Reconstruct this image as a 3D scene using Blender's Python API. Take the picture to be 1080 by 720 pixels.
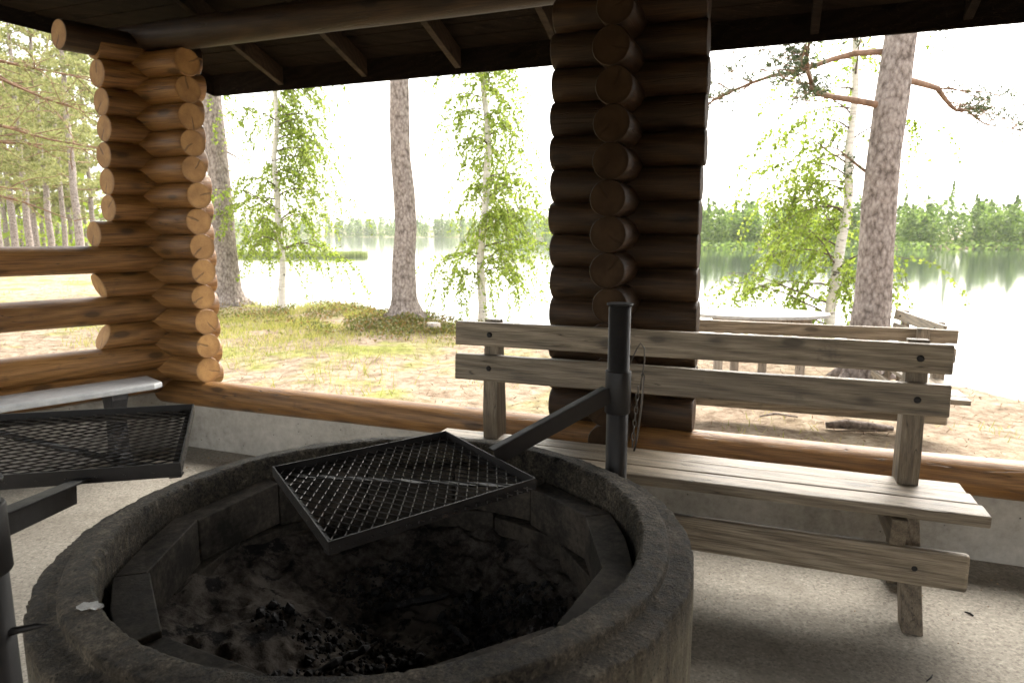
import bpy, math, random
import numpy as np
from mathutils import Vector, Matrix, noise, Euler
R = math.radians
random.seed(7); rng = np.random.default_rng(7)
for o in list(bpy.data.objects): bpy.data.objects.remove(o)
sc = bpy.context.scene
COL = sc.collection

# ------------------------------------------------------------------ camera, light, exposure
EYE = 1.4
cam_d = bpy.data.cameras.new('camera'); cam = bpy.data.objects.new('camera', cam_d); COL.objects.link(cam)
cam.location = (0, 0, EYE); cam.rotation_euler = (R(90 - 9.0), 0, 0)
cam_d.sensor_width = 36; cam_d.lens = 24; cam_d.clip_start = .05; cam_d.clip_end = 6000
cam_d.dof.use_dof = True; cam_d.dof.focus_distance = 1.9; cam_d.dof.aperture_fstop = 7.0
sc.camera = cam
SUN_EL, SUN_AZ = 50, 32          # azimuth measured clockwise from +Y
w = bpy.data.worlds.new('World'); sc.world = w; w.use_nodes = True
nt = w.node_tree; nt.nodes.clear()
sky = nt.nodes.new('ShaderNodeTexSky'); sky.sky_type = 'NISHITA'; sky.sun_disc = False
sky.sun_elevation = R(SUN_EL); sky.sun_rotation = R(SUN_AZ); sky.air_density = 1.0; sky.dust_density = 3.0; sky.ozone_density = 1.0
hs = nt.nodes.new('ShaderNodeHueSaturation'); hs.inputs['Saturation'].default_value = .22; hs.inputs['Value'].default_value = 1.25
tint = nt.nodes.new('ShaderNodeMixRGB'); tint.blend_type = 'MULTIPLY'; tint.inputs[0].default_value = 1; tint.inputs[2].default_value = (1.0, .962, .90, 1)
bg = nt.nodes.new('ShaderNodeBackground'); bg.inputs['Strength'].default_value = .15
wo = nt.nodes.new('ShaderNodeOutputWorld')
nt.links.new(sky.outputs[0], hs.inputs['Color']); nt.links.new(hs.outputs[0], tint.inputs[1]); nt.links.new(tint.outputs[0], bg.inputs[0]); nt.links.new(bg.outputs[0], wo.inputs[0])
sl = bpy.data.lights.new('sun', 'SUN'); sl.energy = .8; sl.angle = R(55); sl.color = (1, .94, .84)
so = bpy.data.objects.new('sun', sl); COL.objects.link(so)
sd = Vector((math.sin(R(SUN_AZ)) * math.cos(R(SUN_EL)), math.cos(R(SUN_AZ)) * math.cos(R(SUN_EL)), math.sin(R(SUN_EL))))
so.rotation_euler = sd.to_track_quat('Z', 'Y').to_euler(); so.location = (6, 12, 14)
sc.view_settings.view_transform = 'Standard'; sc.view_settings.look = 'None'; sc.view_settings.gamma = 1
sc.view_settings.exposure = 2.35
sc.render.engine = 'CYCLES'
sc.cycles.max_bounces = 10; sc.cycles.diffuse_bounces = 3; sc.cycles.transparent_max_bounces = 8

# ------------------------------------------------------------------ helpers
def tag(o, label=None, cat=None, group=None, kind=None):
    if label: o['label'] = label
    if cat: o['category'] = cat
    if group: o['group'] = group
    if kind: o['kind'] = kind
    return o
def thing(name, label, cat, loc=(0, 0, 0), rz=0, group=None):
    o = bpy.data.objects.new(name, None); COL.objects.link(o)
    o.location = loc; o.rotation_euler = (0, 0, rz); o.empty_display_size = .1
    return tag(o, label, cat, group)
def basis(o):
    return Matrix.LocRotScale(o.location, o.rotation_euler, o.scale)
class MB:
    def __init__(s): s.v = []; s.f = []; s.m = []; s.s = []
    def add(s, vs, fs, mi=0, sm=False):
        b = len(s.v); s.v += [tuple(v) for v in vs]
        for f in fs: s.f.append(tuple(b + i for i in f)); s.m.append(mi); s.s.append(sm)
    def box(s, x0, x1, y0, y1, z0, z1, M=None, mi=0):
        vs = [Vector((x, y, z)) for x in (x0, x1) for y in (y0, y1) for z in (z0, z1)]
        if M: vs = [M @ v for v in vs]
        s.add(vs, [(0, 1, 3, 2), (4, 6, 7, 5), (0, 4, 5, 1), (2, 3, 7, 6), (0, 2, 6, 4), (1, 5, 7, 3)], mi)
    def prism(s, pts, d0, d1, axis='x', mi=0):
        """polygon pts in the plane across axis, from d0 to d1 along it"""
        mk = {'x': lambda d, a, b: (d, a, b), 'y': lambda d, a, b: (a, d, b), 'z': lambda d, a, b: (a, b, d)}[axis]
        n = len(pts); vs = [mk(d0, *p) for p in pts] + [mk(d1, *p) for p in pts]
        fs = [tuple(range(n))[::-1], tuple(range(n, 2 * n))] + [(i, (i + 1) % n, n + (i + 1) % n, n + i) for i in range(n)]
        s.add(vs, fs, mi)
    def tube(s, pts, rads, n=8, mi=0, cap=True, sm=True, wob=0):
        pts = [Vector(p) for p in pts]
        if not hasattr(rads, '__len__'): rads = [rads] * len(pts)
        b = len(s.v); up = None
        for i, p in enumerate(pts):
            t = (pts[min(i + 1, len(pts) - 1)] - pts[max(i - 1, 0)]).normalized()
            if up is None: up = Vector((0, 0, 1)) if abs(t.z) < .9 else Vector((1, 0, 0))
            u = t.cross(up)
            if u.length < 1e-4: u = t.orthogonal()
            u.normalize(); v = u.cross(t); up = v
            for k in range(n):
                a = 2 * math.pi * k / n; r = rads[i]
                if wob: r *= 1 + wob * noise.noise(p * 3 + Vector((math.cos(a), math.sin(a), 0)) * 1.5)
                s.v.append(tuple(p + (u * math.cos(a) + v * math.sin(a)) * r))
        for i in range(len(pts) - 1):
            for k in range(n):
                s.f.append((b + i * n + k, b + (i + 1) * n + k, b + (i + 1) * n + (k + 1) % n, b + i * n + (k + 1) % n)); s.m.append(mi); s.s.append(sm)
        if cap:
            s.f.append(tuple(b + k for k in range(n))); s.m.append(mi); s.s.append(False)
            q = b + (len(pts) - 1) * n; s.f.append(tuple(q + k for k in range(n))[::-1]); s.m.append(mi); s.s.append(False)
    def build(s, name, mats, parent=None, M=None, bevel=0):
        me = bpy.data.meshes.new(name); me.from_pydata(s.v, [], s.f)
        mats = mats if isinstance(mats, (list, tuple)) else [mats]
        for m in mats: me.materials.append(m)
        me.polygons.foreach_set('material_index', s.m); me.polygons.foreach_set('use_smooth', s.s); me.update()
        o = bpy.data.objects.new(name, me); COL.objects.link(o)
        if M is not None: o.matrix_basis = M
        if parent: o.parent = parent
        if bevel:
            b = o.modifiers.new('bevel', 'BEVEL'); b.width = bevel; b.segments = 2; b.limit_method = 'ANGLE'; b.angle_limit = R(40)
        return o
def np_mesh(name, V, F, mat, parent=None, smooth=False):
    me = bpy.data.meshes.new(name); V = np.asarray(V, np.float32); F = np.asarray(F, np.int32); k = F.shape[1]
    me.vertices.add(len(V)); me.vertices.foreach_set('co', V.ravel())
    me.loops.add(F.size); me.loops.foreach_set('vertex_index', F.ravel())
    me.polygons.add(len(F)); me.polygons.foreach_set('loop_start', np.arange(0, F.size, k, dtype=np.int32))
    if smooth: me.polygons.foreach_set('use_smooth', np.ones(len(F), bool))
    me.update(calc_edges=True); me.validate(); me.materials.append(mat)
    o = bpy.data.objects.new(name, me); COL.objects.link(o)
    if parent: o.parent = parent
    return o
def cards(P, U, W, shape='leaf'):
    """P centres, U half-length vectors, W half-width vectors -> leaf shaped quads"""
    n = len(P)
    if shape == 'leaf': V = np.stack([P - U, P + W - U * .15, P + U, P - W - U * .15], 1).reshape(-1, 3)
    else: V = np.stack([P - W, P + W, P + U * 2 + W * .15, P + U * 2 - W * .15], 1).reshape(-1, 3)
    F = np.arange(4 * n).reshape(n, 4); return V, F
def unit(a): return a / np.maximum(np.linalg.norm(a, axis=-1, keepdims=True), 1e-9)
def rand_cards(P, l, wd, shape='leaf', bias=None):
    n = len(P); U = rng.normal(size=(n, 3))
    if bias is not None: U = unit(U) + bias
    U = unit(U); W = unit(np.cross(U, rng.normal(size=(n, 3))))
    L = l * rng.uniform(.6, 1.25, (n, 1)); return cards(P, U * L * .5, W * L * .5 * (wd / l), shape)

# ------------------------------------------------------------------ materials
class NT:
    def __init__(s, name):
        s.m = bpy.data.materials.new(name); s.m.use_nodes = True; s.t = s.m.node_tree; s.t.nodes.clear()
        s.out = s.n('ShaderNodeOutputMaterial'); s.b = s.n('ShaderNodeBsdfPrincipled'); s.l(s.b.outputs[0], s.out.inputs[0])
        s.tc = s.n('ShaderNodeTexCoord')
    def n(s, t, **k):
        x = s.t.nodes.new(t)
        for a, b in k.items(): setattr(x, a, b)
        return x
    def l(s, a, b): s.t.links.new(a, b)
    def vec(s, scale, co='Object', rnd=True):
        mp = s.n('ShaderNodeMapping'); mp.inputs['Scale'].default_value = scale
        if rnd:
            oi = s.n('ShaderNodeObjectInfo'); mm = s.n('ShaderNodeMath', operation='MULTIPLY'); mm.inputs[1].default_value = 37.0
            s.l(oi.outputs['Random'], mm.inputs[0]); ad = s.n('ShaderNodeVectorMath', operation='ADD')
            s.l(s.tc.outputs[co], ad.inputs[0]); s.l(mm.outputs[0], ad.inputs[1]); s.l(ad.outputs[0], mp.inputs[0])
        else: s.l(s.tc.outputs[co], mp.inputs[0])
        return mp.outputs[0]
    def noise(s, vec, scale, detail=4, rough=.55, dist=0):
        x = s.n('ShaderNodeTexNoise'); x.inputs['Scale'].default_value = scale; x.inputs['Detail'].default_value = detail
        x.inputs['Roughness'].default_value = rough; x.inputs['Distortion'].default_value = dist
        if vec is not None: s.l(vec, x.inputs['Vector'])
        return x.outputs[0]
    def vor(s, vec, scale, feat='F1', out='Distance', rand=1):
        x = s.n('ShaderNodeTexVoronoi', feature=feat); x.inputs['Scale'].default_value = scale; x.inputs['Randomness'].default_value = rand
        s.l(vec, x.inputs['Vector']); return x.outputs[out]
    def ramp(s, fac, stops):
        x = s.n('ShaderNodeValToRGB'); e = x.color_ramp.elements
        while len(e) < len(stops): e.new(.5)
        for q, (p, c) in zip(e, stops): q.position = p; q.color = (*c, 1) if len(c) == 3 else c
        s.l(fac, x.inputs[0]); return x.outputs[0]
    def mix(s, fac, a, b, mode='MIX'):
        x = s.n('ShaderNodeMixRGB', blend_type=mode)
        for i, q in ((0, fac), (1, a), (2, b)):
            if hasattr(q, 'is_linked'): s.l(q, x.inputs[i])
            elif isinstance(q, (int, float)): x.inputs[i].default_value = q if i == 0 else (q, q, q, 1)
            else: x.inputs[i].default_value = (*q, 1)
        return x.outputs[0]
    def math(s, op, a, b=0.0):
        x = s.n('ShaderNodeMath', operation=op)
        for i, q in ((0, a), (1, b)):
            if hasattr(q, 'is_linked'): s.l(q, x.inputs[i])
            else: x.inputs[i].default_value = q
        return x.outputs[0]
    def bump(s, h, strength=.3, dist=.01, prev=None):
        x = s.n('ShaderNodeBump'); x.inputs['Strength'].default_value = strength; x.inputs['Distance'].default_value = dist
        s.l(h, x.inputs['Height'])
        if prev: s.l(prev, x.inputs['Normal'])
        s.l(x.outputs[0], s.b.inputs['Normal']); return x.outputs[0]
    def set(s, col=None, rough=None, metal=None, spec=None):
        for k, v in (('Base Color', col), ('Roughness', rough), ('Metallic', metal), ('Specular IOR Level', spec)):
            if v is None: continue
            if hasattr(v, 'is_linked'): s.l(v, s.b.inputs[k])
            else: s.b.inputs[k].default_value = (*v, 1) if isinstance(v, tuple) else v
        return s.m
AX = {'X': (1, 9, 9), 'Y': (9, 1, 9), 'Z': (9, 9, 1)}
def wood(name, dark, mid, light, axis='X', rough=.55, grime=(.05, .04, .03), knot=True, grime_lo=.62, fine=1.0, blot=.5):
    t = NT(name); a = AX[axis]
    v = t.vec(tuple(q * 1.0 for q in a)); vf = t.vec(tuple(q * (1.3 if q == 1 else 5) for q in a))
    warp = t.noise(v, .8, 3)
    g = t.n('ShaderNodeTexWave', wave_type='BANDS', bands_direction='DIAGONAL'); g.inputs['Scale'].default_value = 1.3
    g.inputs['Distortion'].default_value = 9; g.inputs['Detail'].default_value = 3; g.inputs['Detail Scale'].default_value = .8; t.l(v, g.inputs['Vector'])
    fib = t.noise(vf, 4.5, 6, .7)
    f = t.math('ADD', t.math('MULTIPLY', g.outputs['Fac'], .13), t.math('MULTIPLY', fib, .87))
    col = t.ramp(f, [(.33, dark), (.5, mid), (.67, light)])
    big = t.noise(t.vec((1.2, 1.2, 1.2)), 1.6, 5, .6)
    col = t.mix(t.math('MULTIPLY', t.ramp(big, [(.42, (0, 0, 0)), (.7, (1, 1, 1))]), blot), col, tuple(q * .62 for q in mid))
    gr = t.ramp(t.noise(t.vec((2, 2, 2)), 3.1, 8, .7), [(grime_lo, (0, 0, 0)), (grime_lo + .14, (1, 1, 1))])
    col = t.mix(t.math('MULTIPLY', gr, .7), col, grime)
    crack = t.noise(t.vec(tuple(.7 if q == 1 else q * 1.7 for q in a)), 2.2, 2, .4)
    cr = t.ramp(t.math('ABSOLUTE', t.math('SUBTRACT', crack, .5)), [(0, (1, 1, 1)), (.013, (0, 0, 0))])
    crm = t.math('MULTIPLY', cr, t.ramp(big, [(.46, (0, 0, 0)), (.52, (1, 1, 1))]))
    col = t.mix(t.math('MULTIPLY', crm, .8), col, (.03, .02, .012))
    h = t.math('SUBTRACT', t.math('ADD', f, t.math('MULTIPLY', big, .3)), t.math('MULTIPLY', crm, 1.2))
    if knot:
        kv = t.vec({'X': (1.4, 3.4, 3.4), 'Y': (3.4, 1.4, 3.4), 'Z': (3.4, 3.4, 1.4)}[axis]); kd = t.vor(kv, 2.6)
        kd = t.math('ADD', kd, t.math('MULTIPLY', t.noise(kv, 9, 2), .05))
        k = t.ramp(kd, [(.17, (1, 1, 1)), (.23, (.35, .35, .35)), (.32, (0, 0, 0))]); col = t.mix(t.math('MULTIPLY', k, .8), col, tuple(q * .22 for q in mid))
    oi = t.n('ShaderNodeObjectInfo'); vr = t.math('ADD', t.math('MULTIPLY', oi.outputs['Random'], .34), .83)
    hv = t.n('ShaderNodeHueSaturation'); t.l(vr, hv.inputs['Value']); t.l(col, hv.inputs['Color'])
    t.bump(h, .45, .006); return t.set(hv.outputs[0], t.ramp(fib, [(.3, (rough - .12,) * 3), (.7, (rough + .15,) * 3)]))
def end_grain(name, c1, c2):
    t = NT(name); v = t.vec((1, 1, 1), rnd=False)
    sp = t.n('ShaderNodeSeparateXYZ'); t.l(v, sp.inputs[0]); cb = t.n('ShaderNodeCombineXYZ'); t.l(sp.outputs[1], cb.inputs[1]); t.l(sp.outputs[2], cb.inputs[2])
    ad = t.n('ShaderNodeVectorMath', operation='ADD'); ad.inputs[1].default_value = (0, .006, -.004); t.l(cb.outputs[0], ad.inputs[0])
    ln = t.n('ShaderNodeVectorMath', operation='LENGTH'); t.l(ad.outputs[0], ln.inputs[0])
    rr = t.math('ADD', ln.outputs['Value'], t.math('MULTIPLY', t.noise(v, 18, 3), .012))
    rings = t.math('SINE', t.math('MULTIPLY', rr, 1300))
    at = t.math('ARCTAN2', sp.outputs[1], sp.outputs[2]); oi = t.n('ShaderNodeObjectInfo')
    a2 = t.math('ADD', at, t.math('MULTIPLY', oi.outputs['Random'], 6.28))
    wob = t.math('MULTIPLY', t.noise(v, 30, 3), .25)
    ck = t.math('ABSOLUTE', t.math('SINE', t.math('ADD', t.math('MULTIPLY', a2, .5), wob)))
    ck = t.math('MULTIPLY', ck, t.math('MULTIPLY', rr, 10)); ckm = t.ramp(ck, [(0, (1, 1, 1)), (.045, (0, 0, 0))])
    n2 = t.noise(t.vec((1, 1, 1)), 14, 5)
    col = t.mix(t.ramp(t.math('ADD', t.math('MULTIPLY', rings, .18), n2), [(.3, (0, 0, 0)), (.75, (1, 1, 1))]), c1, c2)
    star = t.math('ABSOLUTE', t.math('SINE', t.math('ADD', t.math('MULTIPLY', a2, 3.5), t.math('MULTIPLY', wob, 4))))
    star = t.ramp(t.math('MULTIPLY', star, t.math('ADD', t.math('MULTIPLY', rr, 14), .2)), [(0, (1, 1, 1)), (.07, (0, 0, 0))]); col = t.mix(t.math('MULTIPLY', star, .35), col, (.05, .03, .015))
    col = t.mix(t.math('MULTIPLY', ckm, .7), col, (.03, .018, .01))
    col = t.mix(t.ramp(rr, [(.07, (0, 0, 0)), (.092, (.6, .6, .6))]), col, tuple(q * .5 for q in c1))
    t.bump(t.math('SUBTRACT', t.math('MULTIPLY', rings, .1), ckm), .4, .004); return t.set(col, .75)
def rough_mat(name, stops, scale=6, detail=8, rough=.85, bump=.4, bdist=.01, spots=None, co='Object', speck=None):
    t = NT(name); v = t.vec((1, 1, 1), co=co, rnd=False)
    a = t.noise(v, scale, detail, .65, .3); b = t.noise(v, scale * 9, 5, .7)
    f = t.math('ADD', t.math('MULTIPLY', a, .65), t.math('MULTIPLY', b, .35))
    f = t.math('ADD', t.math('MULTIPLY', f, 1.7), -.35)
    col = t.ramp(f, stops)
    if spots: col = t.mix(t.ramp(t.noise(v, spots[1], 6, .7), [(spots[2], (0, 0, 0)), (spots[2] + .06, (1, 1, 1))]), col, spots[0])
    if speck: col = t.mix(t.ramp(t.vor(v, speck[1]), [(speck[2], (1, 1, 1)), (speck[2] + .1, (0, 0, 0))]), col, speck[0])
    t.bump(t.math('ADD', a, t.math('MULTIPLY', b, .5)), bump, bdist); return t.set(col, rough)
def leaf(name, stops, trans=.5, rough=.55, scale=3.0):
    t = NT(name); g = t.n('ShaderNodeNewGeometry')
    f = t.math('ADD', t.math('MULTIPLY', g.outputs['Random Per Island'], .6), t.math('MULTIPLY', t.noise(t.vec((1, 1, 1), rnd=False), scale, 2), .4))
    col = t.ramp(f, stops); t.set(col, rough)
    tr = t.n('ShaderNodeBsdfTranslucent'); t.l(col, tr.inputs[0]); mx = t.n('ShaderNodeMixShader'); mx.inputs[0].default_value = trans
    t.l(t.b.outputs[0], mx.inputs[1]); t.l(tr.outputs[0], mx.inputs[2]); t.l(mx.outputs[0], t.out.inputs[0]); return t.m

M = {}
M['log'] = wood('stained_log_wood', (.125, .056, .017), (.255, .125, .038), (.385, .205, .07), rough=.42, grime=(.07, .035, .018), fine=1, blot=.35)
M['smoked'] = wood('smoke_darkened_log', (.018, .010, .005), (.043, .024, .012), (.08, .045, .022), rough=.5, grime=(.015, .011, .008), blot=.5)  # darker copy of the log wood, interior shade put into its colour
M['smoked_end'] = end_grain('smoke_darkened_end', (.03, .018, .010), (.07, .043, .024))  # end grain of the same copy, shade in the colour
M['log_end'] = end_grain('log_end_grain', (.26, .13, .04), (.48, .27, .09))
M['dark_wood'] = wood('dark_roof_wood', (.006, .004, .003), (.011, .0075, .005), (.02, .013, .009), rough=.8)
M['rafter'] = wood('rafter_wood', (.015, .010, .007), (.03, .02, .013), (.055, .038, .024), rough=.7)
M['bench'] = wood('weathered_bench_wood', (.085, .065, .043), (.21, .168, .115), (.34, .285, .21), rough=.48, grime=(.06, .05, .04))
M['bench_v'] = wood('weathered_post_wood', (.08, .06, .04), (.18, .142, .098), (.29, .24, .17), axis='Z', rough=.55, grime=(.06, .05, .04))
M['bench_y'] = wood('weathered_bearer_wood', (.08, .06, .04), (.18, .142, .098), (.29, .24, .17), axis='Y', rough=.55)
M['grey_wood'] = wood('grey_weathered_wood', (.28, .27, .25), (.42, .40, .37), (.55, .53, .5), rough=.6, knot=False)
M['grey_leg'] = wood('grey_weathered_leg', (.22, .18, .14), (.36, .3, .24), (.48, .42, .35), axis='Z', rough=.6, knot=False)
M['grey_paint'] = rough_mat('pale_grey_painted_board', [(.3, (.42, .44, .46)), (.55, (.56, .58, .59)), (.8, (.66, .67, .67))], 3, rough=.4, bump=.1)
M['dark_iron'] = rough_mat('dark_cast_leg', [(.3, (.018, .018, .02)), (.7, (.05, .05, .055))], 8, rough=.5, bump=.2)
# steel
t = NT('sooty_black_steel'); v = t.vec((1, 1, 1)); f = t.noise(v, 9, 8, .7)
t.bump(t.noise(v, 60, 4, .7), .25, .002)
M['steel'] = t.set(t.ramp(f, [(.35, (.006, .0055, .0055)), (.6, (.017, .015, .0145)), (.75, (.045, .03, .021))]), t.ramp(f, [(.3, (.42,) * 3), (.7, (.7,) * 3)]), .0)
t = NT('galvanised_wire'); M['wire'] = t.set((.12, .11, .10), .45, .8)
# concrete floor: fine washed aggregate
t = NT('washed_aggregate_floor'); v = t.vec((1, 1, 1), rnd=False)
big = t.noise(v, .9, 6, .6); fine = t.noise(v, 55, 6, .75); vo = t.vor(v, 130, out='Color'); sp = t.n('ShaderNodeSeparateColor'); t.l(vo, sp.inputs[0])
col = t.ramp(big, [(.3, (.23, .21, .178)), (.5, (.31, .29, .25)), (.7, (.38, .355, .31))])
col = t.mix(.55, col, t.ramp(fine, [(.3, (.22, .20, .18)), (.5, (.46, .45, .43)), (.66, (.86, .84, .80))]), 'OVERLAY')
col = t.mix(t.ramp(sp.outputs[0], [(.0, (.5, .5, .5)), (.12, (.5, .5, .5)), (.2, (0, 0, 0))]), col, (.12, .105, .09))
st = t.ramp(t.noise(v, 1.6, 9, .72), [(.50, (0, 0, 0)), (.68, (.75, .75, .75))]); col = t.mix(st, col, (.13, .115, .09)); wr = t.ramp(t.noise(v, 7, 8, .8), [(.64, (0, 0, 0)), (.68, (.8, .8, .8))]); col = t.mix(t.math('MULTIPLY', wr, .6), col, (.09, .075, .06))
t.bump(t.math('ADD', fine, t.math('MULTIPLY', sp.outputs[1], .4)), .5, .004); M['floor'] = t.set(col, .85)
# curb
t = NT('old_cast_concrete'); v = t.vec((1, 1, 1), rnd=False); a = t.noise(v, 1.7, 8, .65); b = t.noise(v, 22, 6, .7)
col = t.ramp(t.math('ADD', t.math('MULTIPLY', a, .6), t.math('MULTIPLY', b, .4)), [(.34, (.2, .185, .16)), (.5, (.37, .35, .31)), (.66, (.50, .475, .43))])
pit = t.ramp(t.vor(v, 26), [(.07, (1, 1, 1)), (.13, (0, 0, 0))]); pit = t.math('MULTIPLY', pit, t.ramp(t.noise(v, 5, 3), [(.5, (0, 0, 0)), (.56, (1, 1, 1))]))
col = t.mix(t.math('MULTIPLY', pit, .8), col, (.05, .04, .035)); t.bump(t.math('SUBTRACT', b, pit), .5, .006); M['curb'] = t.set(col, .85)
# fire ring concrete: sooty on top, paler streaked wall
t = NT('sooty_ring_concrete'); v = t.vec((1, 1, 1), rnd=False); sp = t.n('ShaderNodeSeparateXYZ'); t.l(v, sp.inputs[0])
a = t.noise(v, 3.2, 9, .7); b = t.noise(v, 38, 7, .75)
b2_ = t.noise(v, 120, 4, .8); top = t.ramp(t.math('ADD', t.math('MULTIPLY', t.math('ADD', t.math('ADD', t.math('MULTIPLY', a, .35), t.math('MULTIPLY', b, .35)), t.math('MULTIPLY', b2_, .3)), 2.0), -.5), [(.34, (.010, .0085, .0065)), (.42, (.032, .027, .020)), (.56, (.085, .071, .052)), (.75, (.26, .22, .165))])
vs = t.vec((7, 7, .8), rnd=False); stv = t.noise(vs, 1.6, 6, .7)
wall = t.ramp(t.math('ADD', t.math('MULTIPLY', stv, .6), t.math('MULTIPLY', b, .4)), [(.38, (.05, .043, .03)), (.5, (.16, .14, .10)), (.62, (.30, .27, .20))])
zz = t.math('ADD', sp.outputs[2], t.math('MULTIPLY', stv, .10))
rad = t.n('ShaderNodeVectorMath', operation='LENGTH'); cb = t.n('ShaderNodeCombineXYZ'); t.l(sp.outputs[0], cb.inputs[0]); t.l(sp.outputs[1], cb.inputs[1]); t.l(cb.outputs[0], rad.inputs[0])
m_out = t.math('MULTIPLY', t.ramp(zz, [(.66, (1, 1, 1)), (.745, (0, 0, 0))]), t.math('GREATER_THAN', rad.outputs['Value'], .69))
col = t.mix(m_out, top, wall)
ch = t.ramp(t.noise(v, 11, 8, .8), [(.68, (0, 0, 0)), (.70, (1, 1, 1))]); col = t.mix(t.math('MULTIPLY', ch, .8), col, (.36, .33, .28)); dk = t.ramp(t.vor(v, 70), [(.12, (1, 1, 1)), (.24, (0, 0, 0))]); col = t.mix(t.math('MULTIPLY', dk, .75), col, (.006, .005, .004))
n1 = t.bump(t.math('ADD', b, t.math('MULTIPLY', b2_, .7)), 1.0, .013); t.bump(a, .4, .012, n1); M['ring'] = t.set(col, t.ramp(b, [(.3, (.5,) * 3), (.7, (.85,) * 3)]))
M['brick'] = rough_mat('sooty_fire_block', [(.33, (.018, .016, .013)), (.5, (.042, .036, .029)), (.68, (.085, .07, .055))], 7, rough=.75, bump=.6, bdist=.004)
M['ash'] = rough_mat('dry_ash', [(.32, (.012, .011, .010)), (.45, (.045, .038, .032)), (.62, (.10, .088, .076))], 5, rough=.95, bump=.8, bdist=.01, spots=((.012, .011, .011), 9, .55))
M['coal'] = rough_mat('charcoal', [(.35, (.006, .006, .007)), (.6, (.022, .021, .021)), (.75, (.16, .14, .13))], 14, rough=.6, bump=.6, bdist=.004)
# outdoor ground
t = NT('needle_strewn_ground'); v = t.vec((1, 1, 1), rnd=False)
a = t.noise(v, .45, 6, .6); b = t.noise(v, 7, 8, .75); c = t.noise(v, 1.3, 5, .6)
soil = t.ramp(b, [(.34, (.12, .085, .055)), (.47, (.25, .19, .135)), (.6, (.36, .29, .215)), (.72, (.46, .39, .30))])
moss = t.ramp(b, [(.35, (.12, .13, .03)), (.55, (.26, .27, .075)), (.7, (.38, .36, .14))])
gm = t.ramp(t.math('ADD', t.math('MULTIPLY', a, .5), t.math('MULTIPLY', c, .5)), [(.49, (0, 0, 0)), (.58, (1, 1, 1))])
sp = t.n('ShaderNodeSeparateXYZ'); t.l(v, sp.inputs[0])
lf = t.n('ShaderNodeMapRange'); lf.inputs[1].default_value = 1.5; lf.inputs[2].default_value = -1.5; t.l(sp.outputs[0], lf.inputs[0])
gm2 = t.math('MULTIPLY', gm, t.math('ADD', t.math('MULTIPLY', lf.outputs[0], .85), .1))
col = t.mix(gm2, soil, moss)
deb = t.ramp(t.noise(t.vec((1, 1, 1), rnd=False), 24, 4, .8), [(.62, (0, 0, 0)), (.66, (1, 1, 1))]); col = t.mix(t.math('MULTIPLY', deb, .6), col, (.13, .075, .045))
t.bump(b, .8, .05); M['ground'] = t.set(col, .95)
# lake
t = NT('lake_water'); v = t.vec((1, 1, 1), rnd=False)
t.set((.02, .03, .028), .06); t.b.inputs['IOR'].default_value = 1.33; t.b.inputs['Specular IOR Level'].default_value = .9
wv = t.noise(t.vec((.35, 1.1, 1), rnd=False), 1.2, 5, .6); t.bump(wv, .10, .05); M['water'] = t.m
# bark
t = NT('pine_bark'); v = t.vec((1, 1, .6), rnd=False); nn = t.noise(v, 34, 7, .8, .3); n4 = t.noise(v, 13, 6, .75, .5); vd = t.vor(v, 26, 'F1'); b2 = t.noise(v, 3, 4)
h = t.math('ADD', t.math('MULTIPLY', nn, .55), t.math('ADD', t.math('MULTIPLY', n4, .45), t.math('MULTIPLY', vd, -.25)))
col = t.ramp(h, [(.24, (.10, .085, .075)), (.34, (.24, .205, .185)), (.46, (.38, .335, .305)), (.6, (.52, .475, .44))]); col = t.mix(t.math('MULTIPLY', b2, .25), col, (.26, .18, .14))
t.bump(h, 1.0, .03); M['pine_bark'] = t.set(col, .9)
t = NT('upper_pine_bark'); v = t.vec((1, 1, .6), rnd=False); nn = t.noise(v, 12, 6, .7); t.bump(nn, .5, .01)
M['limb'] = t.set(t.ramp(nn, [(.35, (.13, .075, .045)), (.65, (.28, .17, .11))]), .85)
t = NT('birch_bark'); v = t.vec((1, 1, 6), rnd=False); nn = t.noise(v, 5, 5, .7); n3 = t.noise(t.vec((1, 1, 2.2), rnd=False), 6, 3, .6)
col = t.ramp(nn, [(.3, (.36, .32, .28)), (.45, (.62, .58, .53)), (.7, (.72, .69, .65))])
mk = t.ramp(nn, [(.62, (0, 0, 0)), (.66, (1, 1, 1))]); col = t.mix(t.math('MULTIPLY', mk, .7), col, (.07, .055, .05))
col = t.mix(t.ramp(n3, [(.62, (0, 0, 0)), (.67, (.9, .9, .9))]), col, (.04, .033, .03)); t.bump(nn, .4, .01); M['birch_bark'] = t.set(col, .75)
M['twig'] = rough_mat('birch_twig', [(.3, (.07, .045, .035)), (.7, (.16, .11, .09))], 20)
M['birch_leaf'] = leaf('birch_leaf', [(.2, (.17, .24, .03)), (.5, (.27, .36, .05)), (.8, (.38, .46, .09))], .65)
M['needle'] = leaf('pine_needle', [(.2, (.035, .06, .022)), (.5, (.07, .10, .035)), (.8, (.13, .15, .06))], .3)
M['needle_pale'] = leaf('pale_pine_needle', [(.2, (.20, .23, .07)), (.5, (.31, .33, .12)), (.8, (.42, .40, .19))], .5)
M['grass'] = leaf('shore_grass', [(.2, (.20, .24, .035)), (.5, (.36, .37, .07)), (.8, (.52, .45, .17))], .45)
M['berry'] = leaf('low_shrub_leaf', [(.2, (.09, .12, .025)), (.5, (.17, .17, .04)), (.8, (.28, .16, .06))], .35)
M['far'] = leaf('far_foliage', [(.2, (.08, .14, .025)), (.5, (.17, .27, .045)), (.8, (.28, .38, .08))], .5, scale=.06)
M['reed'] = leaf('pale_reed', [(.2, (.16, .22, .06)), (.8, (.35, .38, .16))], .4)
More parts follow.
